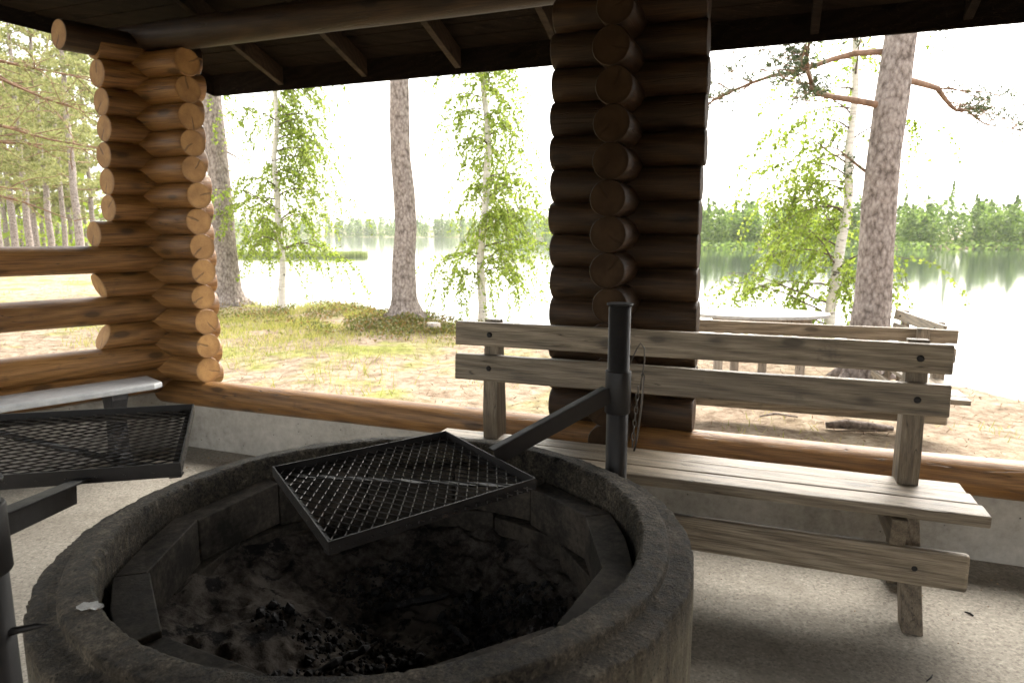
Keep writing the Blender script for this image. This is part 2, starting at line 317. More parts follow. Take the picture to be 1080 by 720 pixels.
M['stone'] = rough_mat('shore_stone', [(.3, (.14, .13, .12)), (.7, (.3, .28, .25))], 5)

for k_, sp_ in (('dark_wood', .08), ('rafter', .15), ('smoked', .3), ('smoked_end', .1), ('ring', .2), ('brick', .15), ('coal', .3), ('steel', .35), ('ash', .1), ('pine_bark', .1), ('ground', .1)):
    for nd in M[k_].node_tree.nodes:
        if nd.type == 'BSDF_PRINCIPLED': nd.inputs['Specular IOR Level'].default_value = sp_
# ------------------------------------------------------------------ frames
A = Vector((-2.25, 4.4, 0)); E1 = Vector((.933, -.359, 0)).normalized(); N1 = Vector((.359, .933, 0)).normalized()
ANG = math.atan2(E1.y, E1.x)
def W(s, o, z): return A + E1 * s + N1 * o + Vector((0, 0, z))
A2 = Vector((-2.31, 4.45, 0)); E2 = Vector((-.695, -.719, 0)).normalized(); N2 = Vector((.719, -.695, 0)).normalized()
def W2(s, o, z): return A2 + E2 * s + N2 * o + Vector((0, 0, z))

# ------------------------------------------------------------------ terrain
land = np.array([(60, -40), (30, -2), (12, 3.6), (7.6, 5.6), (5.9, 6.9), (5.3, 8.3), (2.9, 10.0), (.6, 12.0), (-1.6, 12.7), (-3.0, 14.2), (-4.4, 15.1), (-6.6, 15.6), (-10, 19), (-16, 29), (-26, 48), (-44, 80), (-47, 88), (-19, 91), (-20, 93), (-60, 97), (-130, 130), (-400, 300), (-3000, 700), (-3000, -3000), (3000, -3000), (3000, -900), (400, -200)])
far = np.array([(3000, -200), (420, 60), (200, 118), (60, 137), (39, 138), (27, 165), (24, 230), (22, 365), (-40, 480), (-150, 540), (-400, 520), (-3000, 1000), (-3000, 3500), (3000, 3500)])
def sdist(P, poly):
    n = len(poly); d = np.full(len(P), 1e9); ins = np.zeros(len(P), bool)
    for i in range(n):
        a, b = poly[i], poly[(i + 1) % n]; ab = b - a
        tt = np.clip(((P - a) @ ab) / (ab @ ab), 0, 1); q = a + tt[:, None] * ab
        d = np.minimum(d, np.hypot(*(P - q).T))
        c = ((a[1] > P[:, 1]) != (b[1] > P[:, 1])) & (P[:, 0] < (b[0] - a[0]) * (P[:, 1] - a[1]) / (b[1] - a[1] + 1e-12) + a[0]); ins ^= c
    return np.where(ins, d, -d)
LAKE = -1.6
def fbm(x, y, f, seed=0): return noise.fractal(Vector((x * f + seed, y * f - seed, seed)), 1, 2, 4)
def gheight(P):
    s = sdist(P, land); s2 = sdist(P, far)
    h = np.where(s > 0, -.10 - 1.2 * np.exp(-s / .35) , LAKE - .1 - .25 * np.minimum(-s, 10))
    k = s <= 0; h = np.where(k, np.minimum(-1.3 + s * .9, h * 0 + 9) * (s > -.6) + h * (s <= -.6), h)
    lowfar = np.clip((np.hypot(P[:, 0], P[:, 1]) - 30) / 40, 0, 1) * (s > 0); h = h - lowfar * 1.15
    h = np.where(s2 > 0, LAKE + np.minimum(s2 * .06, 1.2) + np.maximum(0, s2 - 150) * .01, h)
    for i, (x, y) in enumerate(P):
        if abs(x) < 40 and -5 < y < 60:
            o = (x - A.x) * N1.x + (y - A.y) * N1.y; damp = min(1, max(0, (o - .4) / 2)) if -3 < x else min(1, abs(y - 3) / 4 + max(0, -x - 4) / 3)
            h[i] += damp * (.09 * fbm(x, y, .35, 3) + .035 * fbm(x, y, 1.6, 9))
            h[i] += damp * .20 * math.exp(-((x + 3.0) / 1.6) ** 2 - ((y - 12.6) / 1.3) ** 2)
            for (px, py, a) in ((-1.72, 10.94, .16), (-5.5, 13.3, .16), (3.8, 6.95, .05), (4.7, 10.1, -.2)):
                h[i] += a * math.exp(-((x - px) ** 2 + (y - py) ** 2) / .5)
    return h
def axis(fine0, fine1, st, far_):
    a = list(np.arange(fine0, fine1, st)); x = fine1; d = st
    while x < far_: a.append(x); d *= 1.16; x += d
    x = fine0; d = st; b = []
    while x > -far_: d *= 1.16; x -= d; b.append(x)
    return np.array(b[::-1] + a)
xs = axis(-13, 9, .2, 3000); ys = axis(1, 19, .2, 3000)
GX, GY = np.meshgrid(xs, ys); P2 = np.c_[GX.ravel(), GY.ravel()]
GH = gheight(P2)
# keep the sheet below the shelter's slab
for i, (x, y) in enumerate(P2):
    if abs(x) < 8 and -4 < y < 6:
        q = Vector((x, y, 0)) - A
        if q.dot(N1) < .35: GH[i] = min(GH[i], -.12)
nx, ny = len(xs), len(ys); ii = np.arange(nx * ny).reshape(ny, nx)
F = np.stack([ii[:-1, :-1], ii[:-1, 1:], ii[1:, 1:], ii[1:, :-1]], -1).reshape(-1, 4)
g = np_mesh('ground', np.c_[P2, GH], F, M['ground'], smooth=True); tag(g, kind='structure')
def gz(x, y): return float(gheight(np.array([[x, y]], float))[0])
mb = MB(); mb.add([(-3500, -3500, LAKE), (3500, -3500, LAKE), (3500, 3500, LAKE), (-3500, 3500, LAKE)], [(0, 1, 2, 3)])
tag(mb.build('lake', M['water']), kind='structure')
# shelter floor slab
mb = MB(); fp = [W(0.02, .02, 0), W(6.0, .02, 0), W(6.0, -4.6, 0), W(-1.9, -4.6, 0)]
n = 4; mb.add([(p.x, p.y, 0) for p in fp] + [(p.x, p.y, -.3) for p in fp], [(3, 2, 1, 0), (4, 5, 6, 7)] + [(i, (i + 1) % 4, 4 + (i + 1) % 4, 4 + i) for i in range(4)])
tag(mb.build('floor', M['floor']), kind='structure')

# ------------------------------------------------------------------ log shelter
SH = thing('log_shelter', 'open brown log shelter with dark plank roof around the fire ring, overlooking the lake', 'shelter', (A.x, A.y, 0))
SHI = basis(SH).inverted()
log_n = [0]
def log(name, p0, p1, r=.083, cut0=None, cut1=None, bow=.004, parent=SH, mats=None, nring=22):
    p0 = Vector(p0); p1 = Vector(p1); d = p1 - p0; L = d.length; x = d.normalized()
    z = Vector((0, 0, 1)); y = z.cross(x).normalized(); z = x.cross(y)
    Mx = Matrix((( x.x, y.x, z.x, p0.x), (x.y, y.y, z.y, p0.y), (x.z, y.z, z.z, p0.z), (0, 0, 0, 1)))
    log_n[0] += 1; sd_ = log_n[0] * 7.31
    Ri = Mx.to_3x3().inverted(); c0 = Ri @ Vector(cut0) if cut0 else Vector((-1, 0, 0)); c1 = Ri @ Vector(cut1) if cut1 else Vector((1, 0, 0))
    ns = max(4, int(L / .12)); mb = MB(); V = []
    ss = [0, .006] + [L * i / ns for i in range(1, ns)] + [L - .006, L]
    for j, sx in enumerate(ss):
        rr = r * (1 + .03 * noise.noise(Vector((sx * .9, sd_, 0))))
        if j in (0, len(ss) - 1): rr *= .955
        by = bow * noise.noise(Vector((sx * .5, 0, sd_))) * 2; bz = bow * noise.noise(Vector((sx * .5, 5, sd_)))
        for k in range(nring):
            a = 2 * math.pi * k / nring; rk = rr * (1 + .022 * noise.noise(Vector((math.cos(a) * 1.3, math.sin(a) * 1.3, sx * 1.2 + sd_))))
            py, pz = math.cos(a) * rk + by, math.sin(a) * rk + bz; px = sx
            if sx < .15 * 1.0 and sx < L / 2: w_ = 1 - sx / .15; px += w_ * -(c0.y * py + c0.z * pz) / (c0.x if abs(c0.x) > .3 else math.copysign(.3, c0.x or -1))
            if L - sx < .15 and sx > L / 2: w_ = 1 - (L - sx) / .15; px += w_ * -(c1.y * py + c1.z * pz) / (c1.x if abs(c1.x) > .3 else .3)
            V.append((px, py, pz))
    n = len(ss); F_ = []
    for j in range(n - 1):
        for k in range(nring): F_.append((j * nring + k, j * nring + (k + 1) % nring, (j + 1) * nring + (k + 1) % nring, (j + 1) * nring + k))
    mb.add(V, F_, 0, True); mb.f.append(tuple(range(nring))[::-1]); mb.m.append(1); mb.s.append(False)
    mb.f.append(tuple(range((n - 1) * nring, n * nring))); mb.m.append(1); mb.s.append(False)
    PI_ = basis(parent).inverted() if parent else Matrix()
    return mb.build(name, mats or [M['log'], M['log_end']], parent, PI_ @ Mx)
SP = .158; Z0 = .367; OC = .045
jit = lambda a=.012: random.uniform(-a, a)
log('sill_log', W(-.38, OC, Z0), W(3.0, OC, Z0), .083); log('sill_log', W(3.0, OC, Z0), W(6.4, OC, Z0 + .003), .084)
CUT1 = None
for k in range(1, 14):      # front wall stubs at the corner
    log('corner_log', W(-.36 + jit(), OC, Z0 + SP * k), W(.30 + jit(.015), OC, Z0 + SP * k), .083 + jit(.002), cut1=(E1 + Vector((-.05, -.25, 0))).normalized())
cutL = (E2 * .6 - N1 * .75).normalized()
for k in range(0, 14):      # left wall logs, half a course higher
    z = Z0 + SP * (k + .5)
    if k in (0, 1, 3, 5): log('sill_log' if k == 0 else 'rail_log', W2(-.36, 0, z), W2(2.6, 0, z + (.01 if k else 0)), .082 + (.004 if k else 0))
    elif k in (2, 4): log('corner_log', W2(-.36, 0, z), W2(.34 + jit(), 0, z), .078, cut1=(E2 * .7 + Vector((0, 0, .45 if k == 2 else -.35)) - N1 * .4).normalized())
    elif k == 6: log('corner_log', W2(-.36, 0, z), W2(.34, 0, z), .08, cut1=cutL)
    else: log('corner_log', W2(-.36 + jit(), 0, z), W2(.24 + jit(), 0, z), .082 + jit(.002), cut1=cutL)
# pillar: crossing stub logs
SPIL = 2.985
SHADED = [M['smoked'], M['smoked_end']]  # shade-darkened pair for the pillar and the beams
for k in range(1, 14): log('pillar_log', W(2.62 + jit(.008), OC, Z0 + SP * k), W(3.345 + jit(.008), OC, Z0 + SP * k), .084 + jit(.002), mats=SHADED)
for k in range(0, 14): log('pillar_log', W(SPIL + jit(.004), .36, Z0 + SP * (k + .5)), W(SPIL + jit(.006), -.30 + jit(.01), Z0 + SP * (k + .5)), .083 + jit(.002), mats=SHADED)
# second pillar further right and the closing walls out of view
for k in range(1, 14): log('pillar_log', W(5.7, OC, Z0 + SP * k), W(6.4, OC, Z0 + SP * k), .084, nring=14)
zb = Z0 + SP * 14
log('wall_plate', W(-.45, OC, zb), W(3.2, OC, zb), .088, mats=SHADED); log('wall_plate', W(3.2, OC, zb + .002), W(6.5, OC, zb), .089, mats=SHADED)
log('wall_plate', W2(-.36, 0, 1.4 + 1.12), W2(.42, 0, 1.4 + 1.13), .085, cut1=cutL, mats=[M['smoked'], M['log_end']])  # body in the shade-darkened colour, cut end in the ordinary log tone
NB = 0
for k in range(0, 15):
    z = Z0 + SP * k
    if k < 1 or k > 10: log('wall_log', W(-2.0, -4.45, z), W(6.2, -4.45, z), .083, nring=12)
    else:
        for (sa, sb) in ((-2.0, -1.2), (2.6, 3.3), (5.5, 6.2)): log('pillar_log', W(sa, -4.45, z), W(sb, -4.45, z), .083, nring=12)
    log('wall_log', W(6.0, -4.7, z + .079), W(6.0, .3, z + .079), .083, nring=12)  # unseen right wall, closed all along to darken the interior
    log('wall_log', W2(2.6, 0, z + .079), W2(4.9, 0, z + .079), .083, nring=12)
# curb
def curb(name, pts, z0, z1):
    mb = MB(); vs = [(p.x - A.x, p.y - A.y, z0) for p in pts] + [(p.x - A.x, p.y - A.y, z1) for p in pts]
    mb.add(vs, [(3, 2, 1, 0), (4, 5, 6, 7)] + [(i, (i + 1) % 4, 4 + (i + 1) % 4, 4 + i) for i in range(4)]); return mb.build(name, M['curb'], SH, bevel=.006)
curb('foundation_curb', [W(-.1, .02, 0), W(6.1, .02, 0), W(6.1, .20, 0), W(-.1, .20, 0)], -.4, .292)
curb('foundation_curb', [W2(-.1, .0, 0), W2(-.1, -.18, 0), W2(4.9, -.18, 0), W2(4.9, .0, 0)][::1], -.4, .36)
# roof
ZR = 1.4 + 1.31; SL = .34
def RZ(o, d=0): return ZR - SL * o + d if o > -2.2 else ZR + SL * 2.2 + SL * (o + 2.2) + d
def slab(name, so_, d0, d1, mat):
    mb = MB(); n = len(so_); vs = [W(s, o, RZ(o, d0)) - A for s, o in so_] + [W(s, o, RZ(o, d1)) - A for s, o in so_]
    mb.add(vs, [tuple(range(n)), tuple(range(n, 2 * n))[::-1]] + [(i, n + i, n + (i + 1) % n, (i + 1) % n) for i in range(n)]); return mb.build(name, mat, SH)
LE = [(-.28, .84), (-.5, .45), (-.82, .12), (-2.2, -.9)]
front = [LE[0], (6.5, .84), (6.5, -2.199), (-2.2, -2.199), LE[3], LE[2], LE[1]]
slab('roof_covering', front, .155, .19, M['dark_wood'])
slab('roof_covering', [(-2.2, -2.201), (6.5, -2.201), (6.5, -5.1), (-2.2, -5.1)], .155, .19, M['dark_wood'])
mb = MB(); o_ = .83         # ceiling boards, one mesh (pattern of the ceiling)
while o_ > -2.1:
    s0 = float(np.interp(o_ - .112, [-.9, .12, .45, .84], [-2.2, -.82, -.5, -.28])) + .03
    for (a, b) in ((s0, 3.1), (3.105, 6.5)):
        vs = [W(a, o_, RZ(o_, .12)), W(b, o_, RZ(o_, .12)), W(b, o_ - .112, RZ(o_ - .112, .12)), W(a, o_ - .112, RZ(o_ - .112, .12))]
        vs = [v - A for v in vs]; vs += [v + Vector((0, 0, .03)) for v in vs]
        mb.add(vs, [(0, 1, 2, 3), (7, 6, 5, 4), (0, 4, 5, 1), (1, 5, 6, 2), (2, 6, 7, 3), (3, 7, 4, 0)])
    o_ -= .118
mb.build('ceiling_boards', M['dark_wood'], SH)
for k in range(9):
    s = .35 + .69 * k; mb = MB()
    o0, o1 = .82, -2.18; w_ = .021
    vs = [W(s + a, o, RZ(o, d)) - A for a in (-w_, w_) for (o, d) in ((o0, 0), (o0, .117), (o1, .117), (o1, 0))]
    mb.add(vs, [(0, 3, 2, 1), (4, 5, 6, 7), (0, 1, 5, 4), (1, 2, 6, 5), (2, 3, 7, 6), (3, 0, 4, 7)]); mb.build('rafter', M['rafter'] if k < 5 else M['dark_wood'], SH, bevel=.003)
def board(name, pa, pb, zlo_a, zlo_b, h, th, mat, nrm):
    mb = MB(); pa = Vector(pa) - A; pb = Vector(pb) - A; q = nrm * th
    vs = [(p.x + e.x, p.y + e.y, z + hh) for (p, z) in ((pa, zlo_a), (pb, zlo_b)) for e in (Vector(), q) for hh in (0, h)]
    mb.add(vs, [(0, 1, 3, 2), (4, 6, 7, 5), (0, 4, 5, 1), (2, 3, 7, 6), (0, 2, 6, 4), (1, 5, 7, 3)]); return mb.build(name, mat, SH, bevel=.003)
zf = RZ(.84) - .02
board('fascia_board', W(LE[0][0] - .01, .843, 0), W(6.52, .843, 0), zf, zf, .21, .025, M['dark_wood'], N1)
for (a, b) in zip(LE[:-1], LE[1:]):
    dv = (W(*b, 0) - W(*a, 0)).normalized(); cn = Vector((dv.y, -dv.x, 0)); cn = cn if cn.dot(-E1) > 0 else -cn
    board('fascia_board', W(*a, 0) + cn * .003 - dv * .004, W(*b, 0) + cn * .003, RZ(a[1]) - .02 + .04 * (a is not LE[0]), RZ(b[1]) + .02, .17, .022, M['dark_wood'], cn)
# ridge beam and a tie beam overhead
log('tie_beam', W(-.3, -.95, zb + .19), W(6.1, -.95, zb + .19), .08, nring=14, mats=SHADED)
log('ridge_beam', W(-2.1, -2.2, RZ(-2.2) - .02), W(6.4, -2.2, RZ(-2.2) - .02), .09, nring=14, mats=SHADED)
# right gable boarding above the wall
mb = MB(); mb.add([W(6.02, o, z) - A for (o, z) in ((.2, 2.65), (-4.6, 2.65), (-2.2, RZ(-2.2, .1)))] + [W(6.06, o, z) - A for (o, z) in ((.2, 2.65), (-4.6, 2.65), (-2.2, RZ(-2.2, .1)))], [(0, 1, 2), (5, 4, 3), (0, 3, 4, 1), (1, 4, 5, 2), (2, 5, 3, 0)]); mb.build('gable_boards', M['dark_wood'], SH)
mb = MB(); P0 = [W2(s_, 0, z_) - A for (s_, z_) in ((1.15, 2.2), (4.9, 2.2), (4.9, RZ(-4.5, .1)), (2.4, RZ(-2.2, .1)), (1.15, RZ(-1.05, .1)))]
mb.add(P0 + [p - N2 * .04 for p in P0], [(0, 1, 2, 3, 4), (9, 8, 7, 6, 5)] + [(i, 5 + i, 5 + (i + 1) % 5, (i + 1) % 5) for i in range(5)]); mb.build('gable_boards', M['dark_wood'], SH)  # unseen left gable, added to keep light off the ceiling

# ------------------------------------------------------------------ fire ring
RC = Vector((-.305, 1.572, 0))
FP = thing('fire_ring', 'round sooty concrete fire ring lined with blocks, in the middle of the shelter floor', 'fire pit', RC)
prof = [(.727, 0), (.727, .2), (.726, .4), (.7255, .55), (.725, .686), (.7235, .693), (.719, .6955), (.70, .696), (.673, .697), (.6715, .6985), (.670, .717), (.666, .7215), (.65, .7235), (.628, .726), (.615, .7265), (.608, .722), (.605, .712), (.605, .68), (.606, .62), (.608, .5), (.61, .3), (.61, .05)]
pp = []
for i in range(len(prof) - 1):
    a, b = prof[i], prof[i + 1]; L = math.dist(a, b); k = max(1, int(L / .006)) if a[1] > .6 else max(1, int(L / .05))
    for j in range(k): pp.append((a[0] + (b[0] - a[0]) * j / k, a[1] + (b[1] - a[1]) * j / k))
pp.append(prof[-1]); NS = 420; V = []
for j in range(NS):
    a = 2 * math.pi * j / NS; ca, sa = math.cos(a), math.sin(a)
    for (r, z) in pp:
        q = Vector((ca * r, sa * r, z)); d = .0018 * noise.fractal(q * 30, 1, 2, 4)
        rim = math.exp(-((r - .725) / .010) ** 2 - ((z - .690) / .012) ** 2)
        ch = max(0, noise.fractal(q * 60, 1, 2, 4) - .02) * .011 + .002 * max(0, noise.noise(q * 9)) + .012 * max(0, noise.noise(q * 16) - .45)
        lip = math.exp(-((r - .608) / .010) ** 2 - ((z - .722) / .012) ** 2)
        r2 = r + d - ch * rim + ch * .7 * lip; z2 = z + (d * 1.2 if z > .6 else 0) - ch * rim * .8 - ch * lip * .7 + (.004 * noise.noise(Vector((ca * 2, sa * 2, 4))) if z > .6 else 0)
        V.append((ca * r2, sa * r2, z2))
m_ = len(pp); F_ = [(j * m_ + k, ((j + 1) % NS) * m_ + k, ((j + 1) % NS) * m_ + k + 1, j * m_ + k + 1) for j in range(NS) for k in range(m_ - 1)]
np_mesh('concrete_ring', V, F_, M['ring'], FP, True)
for course, (zt, zb_, off) in enumerate(((.655, .535, 17), (.527, .40, 32), (.393, .27, 17))):
    for k in range(12):
        if course == 2 and k % 3 == 0: continue
        a0, a1 = R(off + 30 * k + .25), R(off + 30 * k + 29.75); dz = random.uniform(-.006, .006) + (.012 if k == 4 else 0); ri = .526 + random.uniform(-.006, .006); ro = .596
        mb = MB(); pts = []
        am = (a0 + a1) / 2
        pts = [(math.cos(a0) * ri, math.sin(a0) * ri), (math.cos(a1) * ri, math.sin(a1) * ri), (math.cos(a1) * ro, math.sin(a1) * ro), (math.cos(am) * ro * .985, math.sin(am) * ro * .985), (math.cos(a0) * ro, math.sin(a0) * ro)]
        tl = random.uniform(-.006, .006)
        n = 5; vs = [(x, y, zb_ + dz) for x, y in pts] + [(x, y, zt + dz + tl * (1 if i in (0, 4) else -1)) for i, (x, y) in enumerate(pts)]
        mb.add(vs, [tuple(range(n))[::-1], tuple(range(n, 2 * n))] + [(i, (i + 1) % n, n + (i + 1) % n, n + i) for i in range(n)])
        mb.build('fire_block', M['brick'], FP, bevel=.003)
mb = MB(); ph = [(-.022, -.006), (-.008, -.014), (.004, -.008), (.018, -.012), (.024, .002), (.012, .006), (.006, .014), (-.006, .008), (-.018, .010)]
mb.add([(-.468 + x, -.412 + y, z) for z in (.7235, .7285) for (x, y) in ph], [tuple(range(9))[::-1], tuple(range(9, 18))] + [(i, (i + 1) % 9, 9 + (i + 1) % 9, 9 + i) for i in range(9)])
M['fleck'] = rough_mat('white_fleck', [(.3, (.4, .4, .38)), (.7, (.7, .7, .68))], 30)
mb.build('paint_fleck', M['fleck'], FP)
# ash bed and charcoal
V = []; NR, NA = 60, 150
def ash_h(x, y):
    r = math.hypot(x, y); q = Vector((x, y, 0))
    h = .362 + .12 * (r / .53) ** 2 + .05 * max(0, -x) / .5 - .03 * max(0, x)
    h += .022 * noise.fractal(q * 6, 1, 2, 5) + .012 * noise.fractal(q * 24, 1, 2, 4)
    h += .04 * math.exp(-((x + .27) ** 2 + (y + .05) ** 2) / .02); return h
for i in range(NR):
    for j in range(NA):
        r = .545 * (i + .01) / (NR - 1); a = 2 * math.pi * j / NA; x, y = r * math.cos(a), r * math.sin(a); V.append((RC.x + x, RC.y + y, ash_h(x, y)))
F_ = [(i * NA + j, (i + 1) * NA + j, (i + 1) * NA + (j + 1) % NA, i * NA + (j + 1) % NA) for i in range(NR - 1) for j in range(NA)]
tag(np_mesh('ash', V, F_, M['ash'], None, True), 'grey brown ash heaped inside the concrete fire ring', 'ash', kind='stuff')
mb = MB(); import bmesh
bm = bmesh.new(); bmesh.ops.create_icosphere(bm, subdivisions=1, radius=1); IV = [v.co.copy() for v in bm.verts]; IF = [[v.index for v in f.verts] for f in bm.faces]; bm.free()
for k in range(4200):
    r = .47 * math.sqrt(random.random()); a = random.uniform(0, 6.28); x, y = .07 + r * math.cos(a) * .85, -.03 + r * math.sin(a) * .85
    if math.hypot(x, y) > .5 or noise.noise(Vector((x * 5, y * 5, 2))) < -.15 + max(0, r - .25) * 1.0: continue
    s = random.uniform(.002, .007) * (2.6 if random.random() < .10 else 1); Rt = Euler((random.uniform(0, 6), random.uniform(0, 6), random.uniform(0, 6))).to_matrix(); c = Vector((RC.x + x, RC.y + y, ash_h(x, y) + s * .25))
    sc_ = Vector((1, random.uniform(.6, 1), random.uniform(.45, .9)))
    mb.add([c + Rt @ Vector((v.x * sc_.x, v.y * sc_.y, v.z * sc_.z)) * s * (1 + .35 * noise.noise(v * 2 + Vector((k, 0, 0)))) for v in IV], IF, 0)
tag(mb.build('charcoal', M['coal']), 'loose black charcoal lumps strewn over the ash in the fire ring', 'charcoal', kind='stuff')
sticks = [((-.12, -.12), 38, .24, .014, 'charred stick with a pale ashy top lying aslant in the fire ring ash'), ((.16, .05), -60, .17, .012, 'short charred stick on the right side of the ash bed'), ((.03, .17), 12, .2, .017, 'thick burnt log end at the far side of the ash bed'), ((.20, -.16), 80, .15, .012, 'burnt stick standing steeply near the right of the charcoal')]
for (c, an, L, r, lb) in sticks:
    mb = MB(); ca, sa = math.cos(R(an)), math.sin(R(an)); pts = []
    for j in range(15):
        q = (j / 14 - .5) * L; x, y = c[0] + ca * q, c[1] + sa * q; pts.append((RC.x + x, RC.y + y, ash_h(c[0], c[1]) + .010 + .02 * j / 14 + .006 * noise.noise(Vector((j * .9, an, 0)))))
    mb.tube([Vector(p) + Vector((random.gauss(0, .0015), random.gauss(0, .0015), 0)) for p in pts], [r * (.45 + .55 * random.random()) * min(1, .35 + i_ * .3, .35 + (14 - i_) * .3) for i_ in range(15)], 9, wob=.5, sm=False); tag(mb.build('charred_stick', M['coal']), lb, 'stick')

# ------------------------------------------------------------------ swing grills
def grill(loc, top, corners, zg, arm_from, arm_to, lbl, sleeve):
    T = thing('swing_grill', lbl, 'grill', loc); L = Vector(loc)
    mb = MB(); mb.tube([(0, 0, 0), (0, 0, .4), (0, 0, top)], .033, 20, cap=True); mb.build('pole', M['steel'], T)
    mb = MB(); mb.tube([(0, 0, top), (0, 0, top + .006)], .039, 20); mb.build('pole_cap', M['steel'], T)
    mb = MB(); mb.tube([(0, 0, sleeve[0]), (0, 0, sleeve[0] + .003), (0, 0, sleeve[1] - .003), (0, 0, sleeve[1])], [.037, .039, .039, .037], 20); mb.build('sleeve', M['steel'], T)
    # arm: flat bar on edge
    a = Vector(arm_from) - L; b = Vector(arm_to) - L; d = (b - a); x = d.normalized(); y = Vector((0, 0, 1)).cross(x).normalized(); z = x.cross(y)
    Mx = Matrix(((x.x, y.x, z.x, a.x), (x.y, y.y, z.y, a.y), (x.z, y.z, z.z, a.z), (0, 0, 0, 1)))
    mb = MB(); mb.box(0, d.length, -.013, -.009, -.024, .024); mb.box(0, d.length, -.0095, .017, .020, .0245); ar = mb.build('arm', M['steel'], T, Mx, bevel=.0015)
    C = [Vector((c[0], c[1], zg)) - L for c in corners]; c0 = (C[0] + C[2]) / 2; n = 4
    mb = MB()
    for i in range(4):
        p, q = C[i], C[(i + 1) % 4]; d = q - p; x = d.normalized(); y = Vector((0, 0, 1)).cross(x); 
        if y.dot(c0 - p) < 0: y = -y
        for (h0, h1, w0, w1) in ((-.022, .003, 0, .0035), (-.025, -.0221, 0.0002, .022)):
            vs = [p + x * (0 + w * 0) + y * w + Vector((0, 0, h)) for w in (w0, w1) for h in (h0, h1)] + [q + y * w + Vector((0, 0, h)) for w in (w0, w1) for h in (h0, h1)]
            dz = Vector((0, 0, .0004 * i)); vs = [v + dz for v in vs]
            mb.add(vs, [(0, 1, 3, 2), (4, 6, 7, 5), (0, 4, 5, 1), (2, 3, 7, 6), (0, 2, 6, 4), (1, 5, 7, 3)])
    mb.build('frame', M['steel'], T)
    # expanded metal: two crossing families of slanted strands clipped to the frame
    ux = C[1] - C[0]; uy = C[3] - C[0]; lx, ly = ux.length, uy.length; mb = MB(); dy_, dx_ = .050, .030
    for fam in (1, -1):
        sl_ = fam * dx_ / dy_; kk = int((lx + ly) / dx_) + 3
        for k in range(-kk, kk):
            # line x = x0 + sl*y in [0,lx]x[0,ly]
            x0 = k * dx_ ; ya, yb = 0.0, ly
            if sl_ > 0: ya = max(ya, (0 - x0) / sl_); yb = min(yb, (lx - x0) / sl_)
            else: ya = max(ya, (lx - x0) / sl_); yb = min(yb, (0 - x0) / sl_)
            if yb - ya < .01: continue
            nseg = max(1, int((yb - ya) / .06)); pts = []
            for j in range(nseg + 1):
                yy = ya + (yb - ya) * j / nseg; xx = x0 + sl_ * yy; q = C[0] + ux * (xx / lx) + uy * (yy / ly)
                q.z += -.012 - .006 * math.sin(math.pi * xx / lx) * math.sin(math.pi * yy / ly) + .0022 * noise.noise(Vector((xx * 9, yy * 9, zg))) + .0008 * fam; pts.append(q)
            mb.tube(pts, .0017, 4, cap=False, sm=False)
    mb.build('mesh_grate', M['mesh'], T)
    mb = MB(); p = C[0].lerp(C[2], .02); q = C[0].lerp(C[2], .98); x = (q - p).normalized(); y = Vector((0, 0, 1)).cross(x)
    vs = [e + y * w + Vector((0, 0, h)) for e in (p, q) for w in (-.011, .011) for h in (-.0215, -.0185)]
    mb.add(vs, [(0, 1, 3, 2), (4, 6, 7, 5), (0, 4, 5, 1), (2, 3, 7, 6), (0, 2, 6, 4), (1, 5, 7, 3)]); mb.build('cross_bar', M['steel'], T)
    return T
t = NT('worn_mesh_steel'); v = t.vec((1, 1, 1)); f = t.noise(v, 5, 4, .6)
M['mesh'] = t.set(t.ramp(f, [(.4, (.03, .027, .025)), (.6, (.12, .11, .10))]), .38, .6)
g1 = grill((.319, 2.008, 0), 1.19, [(-.622, 1.698), (-.203, 2.023), (.060, 1.612), (-.360, 1.258)], .80, (-.05, 1.80, .795), (.285, 1.99, .925), 'black swing grill over the fire ring, its tall pole at the far right', (.865, .995))
g2 = grill((-.744, .892, 0), 1.06, [(-.645, 1.275), (-.834, 1.743), (-1.349, 1.623), (-1.16, 1.155)], .955, (-.815, 1.235, .918), (-.755, .92, .975), 'black swing grill turned aside over the floor at the left edge of the view', (.93, 1.03))
mb = MB(); mb.tube([(.03, 0, .842), (.06, .015, .842), (.075, .017, .843)], [.006, .0045, .001], 8); mb.build('spike_handle', M['steel'], g2)
mb = MB(); mb.tube([(-.0, 0, .60), (0, 0, .66)], .04, 16); mb.build('clamp', M['steel'], g2)
mb = MB(); mb.tube([(.03, .03, .63), (.075, .05, .635)], .012, 8); mb.tube([(.02, .0, .585), (.07, .02, .585)], .009, 8); mb.build('clamp_bolt', M['steel'], g2)
# wire and chain hanging from the pole
mb = MB(); cx, cy = .385, 2.02
mb.tube([(.345, 2.0, 1.00), (cx - .012, cy, 1.055), (cx, cy, 1.075), (cx + .012, cy, 1.06), (cx + .014, cy, 1.02), (cx + .006, cy, .96), (cx + .004, cy, .93)], .0022, 6)
mb.tube([(cx + .006, cy, .975), (cx + .010, cy, .988), (cx + .014, cy, .975), (cx + .008, cy, .87), (cx - .002, cy, .78), (cx - .010, cy, .74)], .0032, 6)
for k in range(9):
    z = .93 - .021 * k; c = Vector((cx - .002 - .0016 * k, cy + .004, z)); pts = []
    for j in range(9):
        a = 2 * math.pi * j / 8; pts.append(c + (Vector((math.cos(a) * .005, 0, math.sin(a) * .013)) if k % 2 else Vector((0, math.cos(a) * .005, math.sin(a) * .013))))
    mb.tube(pts, .0016, 5, cap=False)
tag(mb.build('wire_and_chain', M['wire']), 'thin wire loop and small chain hanging beside the grill\'s tall pole', 'chain')

